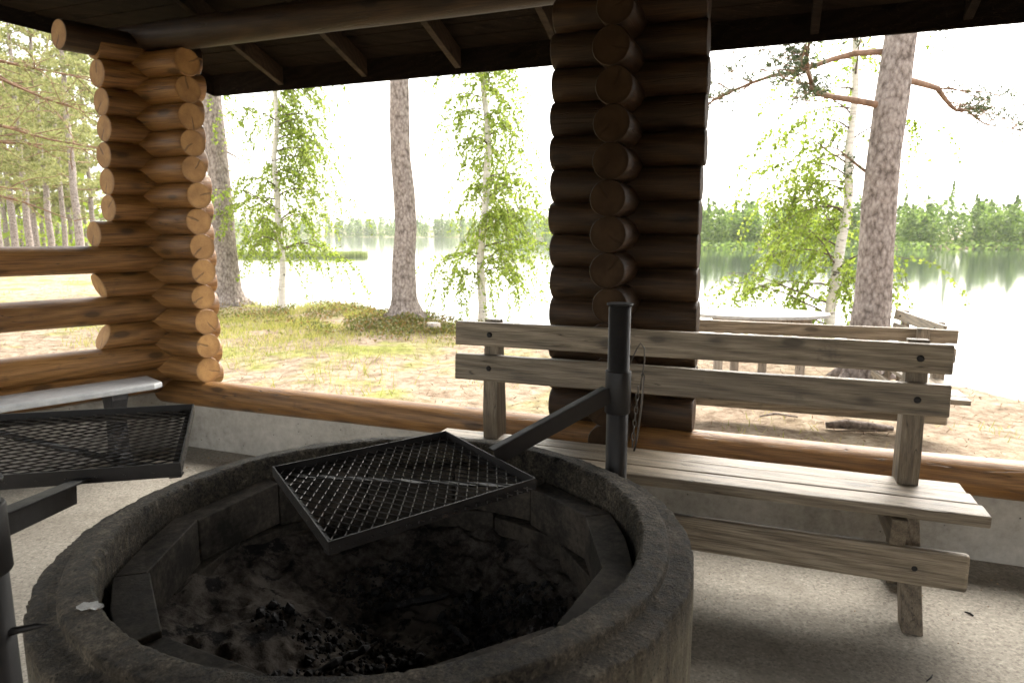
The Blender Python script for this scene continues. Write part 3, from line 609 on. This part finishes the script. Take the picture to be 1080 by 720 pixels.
# ------------------------------------------------------------------ benches
def bench_post(parent, x, side, K):
    """front leg, back post and bearer at one end; K scales nothing, local X = length, Y = away from sitter"""
    mb = MB(); mb.prism([(.115, .02), (.205, .02), (.205, .56), (.165, 1.005), (.118, 1.005), (.085, .56)], x - .037, x + .037, 'x'); mb.build('back_post', M['bench_v'], parent, bevel=.004)
    mb = MB(); mb.prism([(-.215, 0), (-.135, 0), (.10, .395), (.035, .395)], x - .034, x + .0345, 'x'); mb.build('leg', M['bench_v'], parent, bevel=.004)
    xb = x - side * .064
    mb = MB(); mb.prism([(-.16, .30), (-.185, .405), (.19, .405), (.19, .30)], min(x - .026, xb - .026) if side > 0 else x + .0275, (x - .0375) if side > 0 else xb + .026, 'x'); mb.build('seat_bearer', M['bench_y'], parent, bevel=.004)
def warp_board(x0, x1, y0, y1, z0, z1, amp=.002, ns=26, tilt=0):
    mb = MB(); sd_ = random.uniform(0, 99); V = []
    for i in range(ns + 1):
        x = x0 + (x1 - x0) * i / ns
        for (y, z) in ((y0, z0), (y1, z0), (y1, z1), (y0, z1)):
            q = Vector((x * 1.6, y * 3 + sd_, z * 3)); V.append((x, y + tilt * (z - z0) + amp * noise.noise(q), z + amp * noise.noise(q + Vector((9, 0, 0))) + amp * .8 * noise.noise(q * 5)))
    F_ = [(0, 3, 2, 1), (4 * ns, 4 * ns + 1, 4 * ns + 2, 4 * ns + 3)]
    for i in range(ns):
        for k in range(4): a = 4 * i + k; b = 4 * i + (k + 1) % 4; F_.append((a, b, b + 4, a + 4))
    mb.add(V, F_); return mb
def bench(loc, rz, label, L=2.2, seatz=.45, boltk=True, xl=-.83, xr=.90, back=(.845, .945, .705, .815), brange=(-1.0, 1.01)):
    T = thing('wooden_bench', label, 'bench', loc, rz)
    h = L / 2
    bw = .112
    for k in range(3):
        y0 = -.17 + k * (bw + .006); e = (.01, .0, -.008)[k]
        warp_board(-h + .0, h + e, y0, y0 + bw, seatz - .043 + (0, .001, -.002)[k], seatz + (0, .001, -.002)[k]).build('seat_board', M['bench'], T, bevel=.006)
    for (z1, z0, tl) in ((.995, .885, .07), (.845, .725, .07)):
        y = .118 - .005 - .035 if z1 > .9 else .085
        y = .078 if z1 > .9 else .065
        warp_board(brange[0], brange[1], y - .002, y + .034, z0, z1, tilt=.08).build('back_board', M['bench'], T, bevel=.006)
    warp_board(-h + .06, h - .03, -.142, -.105, .15, .29, tilt=0).build('stretcher', M['bench'], T, bevel=.012)
    for (x, sd_) in ((xl, 1), (xr, 1)):
        bench_post(T, x, sd_, 1)
        if boltk:
            for (y, z) in ((.081, .94), (.071, .785), (.098, .515), (-.135, .345 - .13)):
                mb = MB(); mb.tube([(x + .002, y + .006, z), (x + .002, y - .004, z), (x + .002, y - .010, z)], [.013, .013, .008], 10); mb.build('bolt', M['steel'], T)
    return T
c = W(3.30, -.515, 0)
bench(c, ANG + R(.7), 'long weathered wooden bench inside the shelter in front of the log pillar')
# outdoor bench just beyond the sill, its back to the shelter
c = W(3.02 + .72, .62, 0); c.z = gz(c.x, c.y) - .0
OB = bench(W(3.87, 2.2, -.11), ANG + math.pi + R(1.0), 'bleached wooden bench outdoors just beyond the sill log, turned towards the lake', xl=-.78, xr=.9, brange=(-1.0, 1.0))
OB.scale = (1, 1, .86)
OB2 = bench((3.60, 6.15, -.20), R(-103), 'bleached bench outdoors at the lake edge, set at an angle right of the big pine', L=1.5, xl=-.5, xr=.5, brange=(-.7, .7)); OB2.scale = (.9, .8, .86)
# grey low bench along the left wall
GB = thing('low_bench', 'low bench with pale grey plank top and dark shaped legs along the left rails', 'bench', W2(1.0, .26, 0), math.atan2(E2.y, E2.x))
mb = MB(); mb.prism([(-.86, -.15), (1.3, -.15), (1.3, .15), (-.80, .15), (-.86, .11)], .468, .505, 'z'); mb.build('seat', M['grey_paint'], GB, bevel=.01)
for x in (-.62, .9):
    pr = [(-.105, 0), (-.11, .06), (-.075, .10), (-.055, .2), (-.055, .28), (-.08, .38), (-.115, .43), (-.12, .467), (.12, .467), (.115, .43), (.08, .38), (.055, .28), (.055, .2), (.075, .10), (.11, .06), (.105, 0)]
    mb = MB(); mb.prism(pr, x - .045, x + .045, 'x'); mb.build('leg', M['dark_iron'], GB, bevel=.012)
# round-ended table outdoors
TX, TY = 2.62, 7.25; tz = gz(TX, TY)
TB = thing('garden_table', 'bleached grey round plank table on thin legs outdoors, before the birch at the lake', 'table', (TX, TY, tz), ANG + R(15))
mb = MB(); n = 40; pts = [(math.cos(2 * math.pi * k / n) * .74, math.sin(2 * math.pi * k / n) * .42) for k in range(n)]
mb.prism(pts, .655, .69, 'z'); mb.build('table_top', M['grey_wood'], TB, bevel=.006)
for (x, y) in ((-.42, -.18), (.42, -.18), (-.18, .15), (.12, .15)):
    mb = MB(); mb.box(x - .045, x + .045, y - .02, y + .02, -.05, .62); mb.build('leg', M['grey_leg'], TB, bevel=.004)
mb = MB(); mb.box(-.5, .5, -.215, -.181, .60, .654); mb.box(-.3, .3, .171, .205, .60, .654); mb.build('apron', M['grey_leg'], TB)

# ------------------------------------------------------------------ trees
def curve(p0, d0, L, n, droop=0, wig=.15, seed=0):
    p = Vector(p0); d = Vector(d0).normalized(); pts = [p.copy()]; st = L / n
    for i in range(n):
        d = (d + Vector((random.gauss(0, wig), random.gauss(0, wig), random.gauss(0, wig) - droop)) * .5).normalized(); p = p + d * st; pts.append(p.copy())
    return pts
def trunk_pts(x, y, z0, H, lean, wig=.03):
    n = 26; return [Vector((x + lean[0] * H * (i / n) + wig * noise.noise(Vector((i * .35, x, 0))) * min(1, i / 3), y + lean[1] * H * (i / n) + wig * noise.noise(Vector((i * .35, y, 5))), z0 - .25 + (H + .25) * i / n)) for i in range(n + 1)]
def birch(x, y, H, r, lean, label, dens=1.0, zmin=1.0, reach=1.1, seed=1, side=None, low=None):
    random.seed(seed); z0 = gz(x, y); T = thing('birch_tree', label, 'tree', (x, y, z0)); o = Vector((x, y, z0))
    tp = trunk_pts(x, y, z0, H, lean, .10); n = len(tp) - 1
    mb = MB(); mb.tube([p - o for p in tp], [r * (1 + .55 * math.exp(-i * 1.3)) * (1 - i / n) ** .8 + .006 for i in range(n + 1)], 14, wob=.10); mb.build('trunk', M['birch_bark'], T)
    mb = MB(); LP = []; LU = []
    nl = int(46 * dens)
    for k in range(nl):
        f = (k + random.random()) / nl; z = zmin + (H * .93 - zmin) * f ** 1.15; fi = min(.999, max(0, (z + .25) / (H + .25))) * n; i = int(fi); p = tp[i].lerp(tp[i + 1], fi - i)
        a = random.uniform(0, 2 * math.pi)
        if side is not None and random.random() < .45: a = side + random.gauss(0, .6)
        L = reach * (1.0 - .55 * f) * random.uniform(.55, 1.15)
        lp = curve(p, (math.cos(a), math.sin(a), random.uniform(.35, 1.0)), L, 7, .22, .18)
        mb.tube([q - o for q in lp], [max(.004, .016 * (1 - j / 8)) for j in range(8)], 5, cap=False)
        for j in range(1, 8):
            for q in range(2 if z < 5.0 else (1 if j % 2 else 0)):
                tl = random.uniform(.35, 1.15) * (1 if z < 6 else .7); b = lp[j].lerp(lp[j - 1], random.random())
                tw = curve(b, (math.cos(a) * .6 + random.gauss(0, .5), math.sin(a) * .6 + random.gauss(0, .5), random.uniform(-.3, .2)), tl, 7, .6, .2)
                mb.tube([q_ - o for q_ in tw], [.003] * 8, 3, cap=False)
                for s in range(int(tl * 50)):
                    u = random.random() * 6.99; ii_ = int(u); c_ = tw[ii_].lerp(tw[ii_ + 1], u - ii_) - o
                    LP.append(c_ + Vector((random.gauss(0, .022), random.gauss(0, .022), random.gauss(-.02, .02))))
    mb.build('branches', M['twig'], T)
    P = np.array([tuple(p) for p in LP]); V, F = rand_cards(P, .056, .043, bias=np.array([0, 0, -.7])); np_mesh('crown', V, F, M['birch_leaf'], T)
    return T
def pine(x, y, H, r, lean, label, limbs=(), seed=1, topcrown=True, flare=.5, name='pine_tree', mat='needle', crown0=.6, ncl=26, tuft=1.0, group=None):
    random.seed(seed); z0 = gz(x, y); T = thing(name, label, 'tree', (x, y, z0), group=group); o = Vector((x, y, z0))
    tp = trunk_pts(x, y, z0, H, lean, .08); n = len(tp) - 1
    # finer rings near the foot so the root flare is round
    ext = [tp[0], tp[0].lerp(tp[1], .4), tp[0].lerp(tp[1], .6), tp[0].lerp(tp[1], .8)] + tp[1:]
    zz_ = [(p.z - z0) for p in ext]
    mb = MB(); mb.tube([p - o for p in ext], [max(.02, r * (1 + flare * math.exp(-max(0, q) / .16)) * (1 - .78 * max(0, q) / H)) for q in zz_], 24, wob=.10)
    for k in range(6):
        a = k * 1.05 + random.random(); mb.tube([(math.cos(a) * r * .7, math.sin(a) * r * .7, .16), (math.cos(a) * r * 1.35, math.sin(a) * r * 1.35, .03), (math.cos(a) * r * 2.3, math.sin(a) * r * 2.3, -.07)], [r * .4, r * .28, r * .12], 8)
    mb.build('trunk', M['pine_bark'], T)
    mb = MB(); P = []; U = []
    def tufts(pts, rad, cnt):
        for _ in range(cnt):
            i = random.randrange(max(1, len(pts) // 3), len(pts)); b = pts[i - 1].lerp(pts[i], random.random())
            c_ = b + Vector((random.gauss(0, rad), random.gauss(0, rad), random.gauss(0, rad * .5) + rad * .3)); ax = (c_ - b + Vector((0, 0, rad))).normalized()
            for q in range(int(13 * tuft)):
                d = (Vector((random.gauss(0, 1), random.gauss(0, 1), random.gauss(0, 1))).normalized() + ax * .8).normalized(); P.append(c_ - o); U.append(d)
    for (z, a, L, rise, ntw, wig) in limbs:
        fi = (z + .25) / (H + .25) * n; i = int(fi); p = tp[i].lerp(tp[i + 1], fi - i); a = R(a)
        lp = curve(p, (math.cos(a), math.sin(a), rise), L, 12, .05, wig); mb = MB(); mb.tube([q - o for q in lp], [.030 * (1 - j / 13.5) * (.6 + L / 4) for j in range(13)], 7, cap=False)
        for k in range(ntw):
            j = random.randrange(3, 13); tw = curve(lp[j], (math.cos(a + random.choice((-1, 1)) * .8), math.sin(a + random.gauss(0, .9)), random.gauss(.1, .4)), random.uniform(.25, .8), 6, .04, .4)
            mb.tube([q - o for q in tw], [.008, .007, .006, .005, .004, .004, .003], 4, cap=False); tufts(tw, .05, 9)
        if ntw: tufts(lp[6:], .06, 6)
        mb.build('limb', M['limb'], T)
    mb = MB()
    if topcrown:
        for k in range(ncl):
            z = H * (crown0 + (1 - crown0) * (k + .5) / ncl); fi = min(n - .01, (z + .25) / (H + .25) * n); i = int(fi); p = tp[i].lerp(tp[i + 1], fi - i); a = k * 2.4 + random.random()
            L = (.9 + H * .12) * (1.15 - (k / ncl) ** 1.5) * random.uniform(.7, 1.1); lp = curve(p, (math.cos(a), math.sin(a), .25), L, 7, .03, .25)
            mb.tube([q - o for q in lp], [.03 * (1 - j / 8.5) for j in range(8)], 5, cap=False)
            for c2 in range(5):
                j = random.randrange(2, 8); tw = curve(lp[j], (random.gauss(0, 1), random.gauss(0, 1), .3), .6, 4, 0, .3); tufts(tw, .16, 9)
    if mb.v: mb.build('limbs', M['limb'], T)
    if P:
        P = np.array([tuple(p) for p in P]); U = np.array([tuple(u) for u in U]); dist = math.hypot(x, y)
        big = 1.0 if dist < 16 else min(5.0, dist / 11)
        L = .052 * rng.uniform(.7, 1.2, (len(P), 1)) * big; Wd = unit(np.cross(U, rng.normal(size=U.shape))) * .0042 * big * (1 if dist < 16 else 1.6); V, F = cards(P, U * L * .5, Wd, 'needle'); np_mesh('crown', V, F, M[mat], T)
    return T
pine(3.73, 7.15, 13, .185, (.034, .0), 'thick reddish pine trunk at the right beside the lake, behind the bench back', [(3.05, 5, 2.6, .12, 26, .35), (3.6, 20, 3.0, .15, 26, .3), (4.1, -15, 2.2, .2, 12, .3), (2.75, 188, 2.6, .30, 44, .28), (3.3, 150, 2.4, .25, 40, .3), (2.1, 160, .7, .2, 2, .3), (3.9, 200, 2.0, .0, 18, .3)], 11)
pine(-1.72, 10.98, 14, .185, (-.0, .0), 'straight pine trunk with flared foot standing between the two left birches', [(4.6, 170, 2.4, -.1, 14, .3), (4.9, 190, 2.2, .0, 12, .3), (4.2, 0, .5, .2, 3, .3)], 12, flare=.75)
pine(-5.5, 13.3, 14, .235, (-.035, .0), 'pine trunk leaning slightly left, next to the corner logs', [(3.0, 20, .9, -.5, 0, .3), (5, 10, 2, .0, 10, .3)], 13, flare=.6)
birch(-.52, 11.75, 8.5, .072, (.018, 0), 'slender birch with hanging fresh green twigs left of the log pillar', 1.15, .9, 1.05, 21)
birch(-4.39, 12.95, 8.5, .06, (.012, 0), 'thin birch seen beyond the grassy mound between the two left pines', 1.2, 1.0, 1.45, 22, side=.3)
birch(4.72, 10.0, 8.5, .098, (.012, 0), 'white birch growing by the lake just left of the big right pine', .95, 1.5, 1.6, 23, side=math.pi)
birch(-8.6, 17.5, 8, .06, (0, 0), 'young birch at the shore behind the left leaning pine', 1.0, .5, 1.6, 24)
# near pine outside the left wall: limbs reach across the left opening
pine(-7.6, 8.0, 11, .17, (.0, 0), 'pine at the left edge of the view whose bare lower limbs cross the left opening',
     [(z, a, L, rs, nt_, .16) for (z, a, L, rs, nt_) in ((1.9, 30, 1.9, .05, 3), (2.25, 60, 2.4, .02, 8), (2.6, 25, 2.6, .03, 14), (3.0, 50, 2.8, .0, 22), (3.3, 20, 2.6, .05, 24), (3.7, 40, 2.8, .1, 26), (4.1, 65, 2.6, .1, 22), (4.4, 15, 2.6, .0, 22), (3.4, 75, 2.6, .1, 20))], 14, mat='needle_pale')
ORD = 'first second third fourth fifth sixth seventh eighth ninth tenth eleventh twelfth thirteenth fourteenth'.split()
for i in range(14):
    u = -.742 + .0105 * i; y = (30, 44, 36, 50, 33, 40, 47, 35, 52, 38, 45, 31, 49, 41)[i]
    pine(u * y, y, 11 + (i * 37 % 5), .15 + .02 * (i % 3), (.004 * ((i % 5) - 2), 0), ORD[i] + ' pale slim pine from the left in the distant stand over the left rails', [], 40 + i, mat='needle_pale', crown0=.26, ncl=24, tuft=.9, group='distant pines beyond the left rails')

# ------------------------------------------------------------------ ground cover
def scatter(name, label, cat, n, fn, mat, l, wd, shape, bias, lift):
    P = []; tries = 0
    while len(P) < n and tries < n * 12:
        tries += 1; q = fn()
        if q is not None: P.append(q)
    P = np.array(P); z = gheight(P); V, F = rand_cards(np.c_[P, z + lift * rng.uniform(.2, 1, len(P))], l, wd, shape, bias); return tag(np_mesh(name, V, F, mat), label, cat, kind='stuff')
def in_land(x, y): return sdist(np.array([[x, y]], float), land)[0] > .12
def hut(x, y): return (Vector((x, y, 0)) - A).dot(N1) < .35 and (Vector((x, y, 0)) - A2).dot(N2) > -.3
def g_fn():
    m = random.random()
    if m < .55: x, y = random.gauss(-3.3, 1.3), random.gauss(11.2, 1.3)
    elif m < .8: x, y = random.uniform(-9, -.5), random.uniform(5, 13)
    else: x, y = random.uniform(-14, -3), random.uniform(4, 26)
    if hut(x, y) or not in_land(x, y): return None
    if noise.noise(Vector((x * .9, y * .9, 3))) < (-.15 if m < .55 else .05): return None
    return (x, y)
scatter('grass', 'sparse yellow green grass and moss on the mound before the lake', 'grass', 15000, g_fn, M['grass'], .10, .008, 'needle', np.array([0, 0, 1.6]), .0)
def b_fn():
    x, y = (random.gauss(-1.5, .75), random.gauss(10.4, .45)) if random.random() < .6 else (random.gauss(-3.4, 1.2), random.gauss(12.0, .6))
    return (x, y) if in_land(x, y) and noise.noise(Vector((x * 2, y * 2, 8))) > -.1 else None
scatter('undergrowth', 'low reddish green berry shrubs around the foot of the straight pine', 'shrubs', 9000, b_fn, M['berry'], .042, .03, 'leaf', np.array([0, 0, .4]), .12)
def r_fn():
    x, y = random.uniform(-1, 7), random.uniform(3.2, 9); 
    return (x, y) if in_land(x, y) and not hut(x, y) and noise.noise(Vector((x * 1.1, y * 1.1, 5))) > .18 else None
scatter('grass', 'few thin grass blades on the bare ground near the outdoor benches', 'grass', 900, r_fn, M['grass'], .07, .006, 'needle', np.array([0, 0, 1.4]), .0)
def l_fn():
    x, y = random.uniform(-9, 8), random.uniform(3.0, 12)
    return (x, y) if in_land(x, y) and not hut(x, y) else None
M['litter'] = leaf('dry_litter', [(.2, (.14, .08, .05)), (.5, (.28, .18, .11)), (.8, (.46, .34, .22))], .1)
scatter('needle_litter', 'dry brown needles and bits of bark strewn on the ground by the lake', 'litter', 9000, l_fn, M['litter'], .06, .007, 'leaf', None, .012)
# reeds in the water left and the reed strip across the bay
def reeds(n, fn, h, wd):
    P = np.array([fn() for _ in range(n)]); z = np.full(len(P), LAKE - .1); U = unit(np.c_[rng.normal(0, .06, n), rng.normal(0, .06, n), np.ones(n)]); L = h * rng.uniform(.6, 1.15, (n, 1))
    Wd = np.c_[np.ones(n), np.zeros(n), np.zeros(n)] * wd; return cards(np.c_[P, z], U * L * .5, Wd, 'needle')
V1, F1 = reeds(420, lambda: (random.uniform(-9.8, -5.2), random.uniform(17, 24)), 1.5, .010)
tag(np_mesh('reeds', V1, F1, M['reed']), 'thin pale reeds standing in the shallow water behind the left birch', 'reeds', kind='stuff')
V1, F1 = reeds(9000, lambda: (lambda u: (-54 + 35 * u, 88.3 + random.uniform(-.6, 2.5) + (1 - u) * 2))(random.random() ** .7), .75, .05)
tag(np_mesh('reeds', V1, F1, M['reed']), 'long strip of green reeds on the spit across the bay at the left', 'reeds', kind='stuff')

# far shore woods: one mass
TR = []
def along(poly, i0, i1, n, depth):
    for _ in range(n):
        i = random.randrange(i0, i1); a, b = poly[i], poly[i + 1]; u = random.random(); p = a + (b - a) * u; d = (b - a) / np.hypot(*(b - a)); nn = np.array([d[1], -d[0]])
        q = p + nn * (1 + random.random() ** 1.4 * depth)
        if sdist(np.array([q]), far)[0] < .5: q = p - nn * (1 + random.random() ** 1.4 * depth)
        TR.append((q[0], q[1]))
random.seed(5)
def band(pa, pb, n, depth):
    pa = np.array(pa, float); pb = np.array(pb, float); d = (pb - pa) / np.hypot(*(pb - pa)); nn = np.array([-d[1], d[0]])
    if nn[1] < 0: nn = -nn
    for _ in range(n): TR.append(tuple(pa + (pb - pa) * random.random() + nn * (1 + depth * random.random() ** 1.3)))
band((39, 138), (60, 137), 70, 25); band((60, 137), (150, 126), 200, 25); TRn = len(TR)
for _ in range(90): u = random.random(); TR.append((24 + 4 * u + random.uniform(0, 14), 150 + 200 * (1 - u) ** 1.5))
band((22, 365), (-40, 480), 120, 30); band((-40, 480), (-150, 540), 150, 40); band((-150, 540), (-400, 520), 190, 40)
VV = []; FF = []; nv = 0; TRv = []; 
for (x, y) in TR:
    d = math.hypot(x, y); con = random.random() < .22; H = random.uniform(5.6, 9.2) if d < 200 else random.uniform(9, 13); 
    if con: H *= 1.12
    H *= .82 + .38 * (noise.noise(Vector((x * .07, y * .07, 1))) + .5) + (.35 if random.random() < .06 else 0)
    n = 190 if d < 200 else 70; u = rng.uniform(0, 1, n) ** (.9 if con else .8); z = H * (.04 + .96 * u)
    rad = (1.5 * (1 - u) + .12) if con else 1.9 * np.sqrt(np.clip(1 - (2 * u - .92) ** 2, .02, 1)) * (1 + .25 * rng.normal(size=n))
    a = rng.uniform(0, 2 * np.pi, n); rr = rad * np.sqrt(rng.uniform(.15, 1, n)); zb_ = max(LAKE, gz(x, y)) - .1
    P = np.c_[x + rr * np.cos(a), y + rr * np.sin(a), zb_ + z]; s = .75 if d < 200 else 1.6
    V, F = rand_cards(P, s, s * .7); VV.append(V); FF.append(F + nv); nv += len(V)
for (x, y) in list(TR):
    for q in range(1):
        d = math.hypot(x, y); n = 22; k = 1 - random.uniform(0, 14) / d; zz0 = max(LAKE, gz(x * k, y * k))
        P = np.c_[x * k + rng.normal(0, 1.6, n), y * k + rng.normal(0, .8, n), zz0 + rng.uniform(-.1, 1.3, n)]; V, F = rand_cards(P, .8, .6); VV.append(V); FF.append(F + nv); nv += len(V)
tag(np_mesh('far_woods', np.concatenate(VV), np.concatenate(FF), M['far']), 'green woods lining the far shore of the lake', 'woods', kind='stuff')

VV = []; nv = 0; FF = []
for k in range(70):
    x, y = random.uniform(-60, -20), random.uniform(42, 70)
    if sdist(np.array([[x, y]]), land)[0] < 2: continue
    n = 260; P = np.c_[x + rng.normal(0, 1.7, n), y + rng.normal(0, 1.7, n), gz(x, y) + np.abs(rng.normal(0, 2.4, n))]; V, F = rand_cards(P, .5, .35); VV.append(V); FF.append(F + nv); nv += len(V)
tag(np_mesh('far_thicket', np.concatenate(VV), np.concatenate(FF), M['birch_leaf']), 'light green young thicket behind the distant pines at the left', 'thicket', kind='stuff')

# ------------------------------------------------------------------ small things
mb = MB(); x, y = -1.19, 10.25; z = gz(x, y); mb.tube([(x, y, z - .1), (x, y, z + .06), (x + .005, y, z + .14)], [.12, .115, .105], 16, wob=.15)
tag(mb.build('tree_stump', M['grey_leg']), 'small grey stump at the water edge right of the straight pine', 'stump')
mb = MB(); z = gz(2.7, 5.05)
mb.tube([(2.42, 5.1, z + .02), (2.55, 5.07, z + .035), (2.7, 5.03, z + .035), (2.88, 4.99, z + .02)], [.022, .034, .03, .02], 9, wob=.4)
tag(mb.build('fallen_branch', M['pine_bark']), 'short piece of fallen branch lying on the bare ground beyond the sill', 'branch')
mb = MB(); mb.tube([(2.0, 5.35, z + .02), (2.15, 5.4, z + .03), (2.3, 5.33, z + .02)], [.006, .01, .006], 6); tag(mb.build('fallen_twig', M['pine_bark']), 'thin twig on the bare ground left of the fallen branch piece', 'twig')
bits = [(1.33, 1.98, 40, .05, .003, 'dark curved twig on the floor in front of the bench leg'), (-1.35, 2.2, 10, .04, .003, 'tiny twig on the floor left of the fire ring'), (1.7, 2.35, 120, .03, .004, 'dark crumb of bark on the floor near the curb at the right'), (1.05, 1.9, 70, .03, .003, 'tiny twig on the floor right of the fire ring'), (1.55, 1.75, 15, .025, .003, 'small twig on the floor at the lower right corner')]
for (x, y, a, L, r, lb) in bits:
    mb = MB(); c, s = math.cos(R(a)) * L / 2, math.sin(R(a)) * L / 2; mb.tube([(x - c, y - s, r), (x + .004, y, r * 1.3), (x + c, y + s, r)], [r * .6, r, r * .5], 6); tag(mb.build('twig', M['coal']), lb, 'twig')

mb = MB()
for k in range(700):
    if random.random() < .55: sA, oA = random.uniform(-.1, 5.5), -abs(random.gauss(0, .16)) + .0
    else: sA, oA = random.uniform(-.5, 5.5), random.uniform(-3, 0)
    p = W(sA, oA, 0)
    if (p - A2).dot(N2) < .05 or math.hypot(p.x - RC.x, p.y - RC.y) < .74: continue
    s_ = random.uniform(.0015, .0045) * (2 if random.random() < .05 else 1); Rt = Euler((random.uniform(0, 6), random.uniform(0, 6), random.uniform(0, 6))).to_matrix(); p.z = s_ * .35
    mb.add([p + Rt @ Vector((v.x, v.y * .7, v.z * .5)) * s_ for v in IV], IF, 0)
tag(mb.build('floor_crumbs', M['litter']), 'small bark crumbs and grit scattered on the floor along the curb', 'crumbs', kind='stuff')
# ------------------------------------------------------------------ air
hz = MB(); hz.box(-650, 650, -30, 650, -6, 22)
t = NT('haze_air'); t.t.nodes.remove(t.b); pv = t.n('ShaderNodeVolumePrincipled'); pv.inputs['Color'].default_value = (1, .99, .96, 1); pv.inputs['Density'].default_value = .0003; t.l(pv.outputs[0], t.out.inputs['Volume'])
tag(hz.build('haze', t.m), 'thin pale haze in the air over the lake', 'haze', kind='stuff')
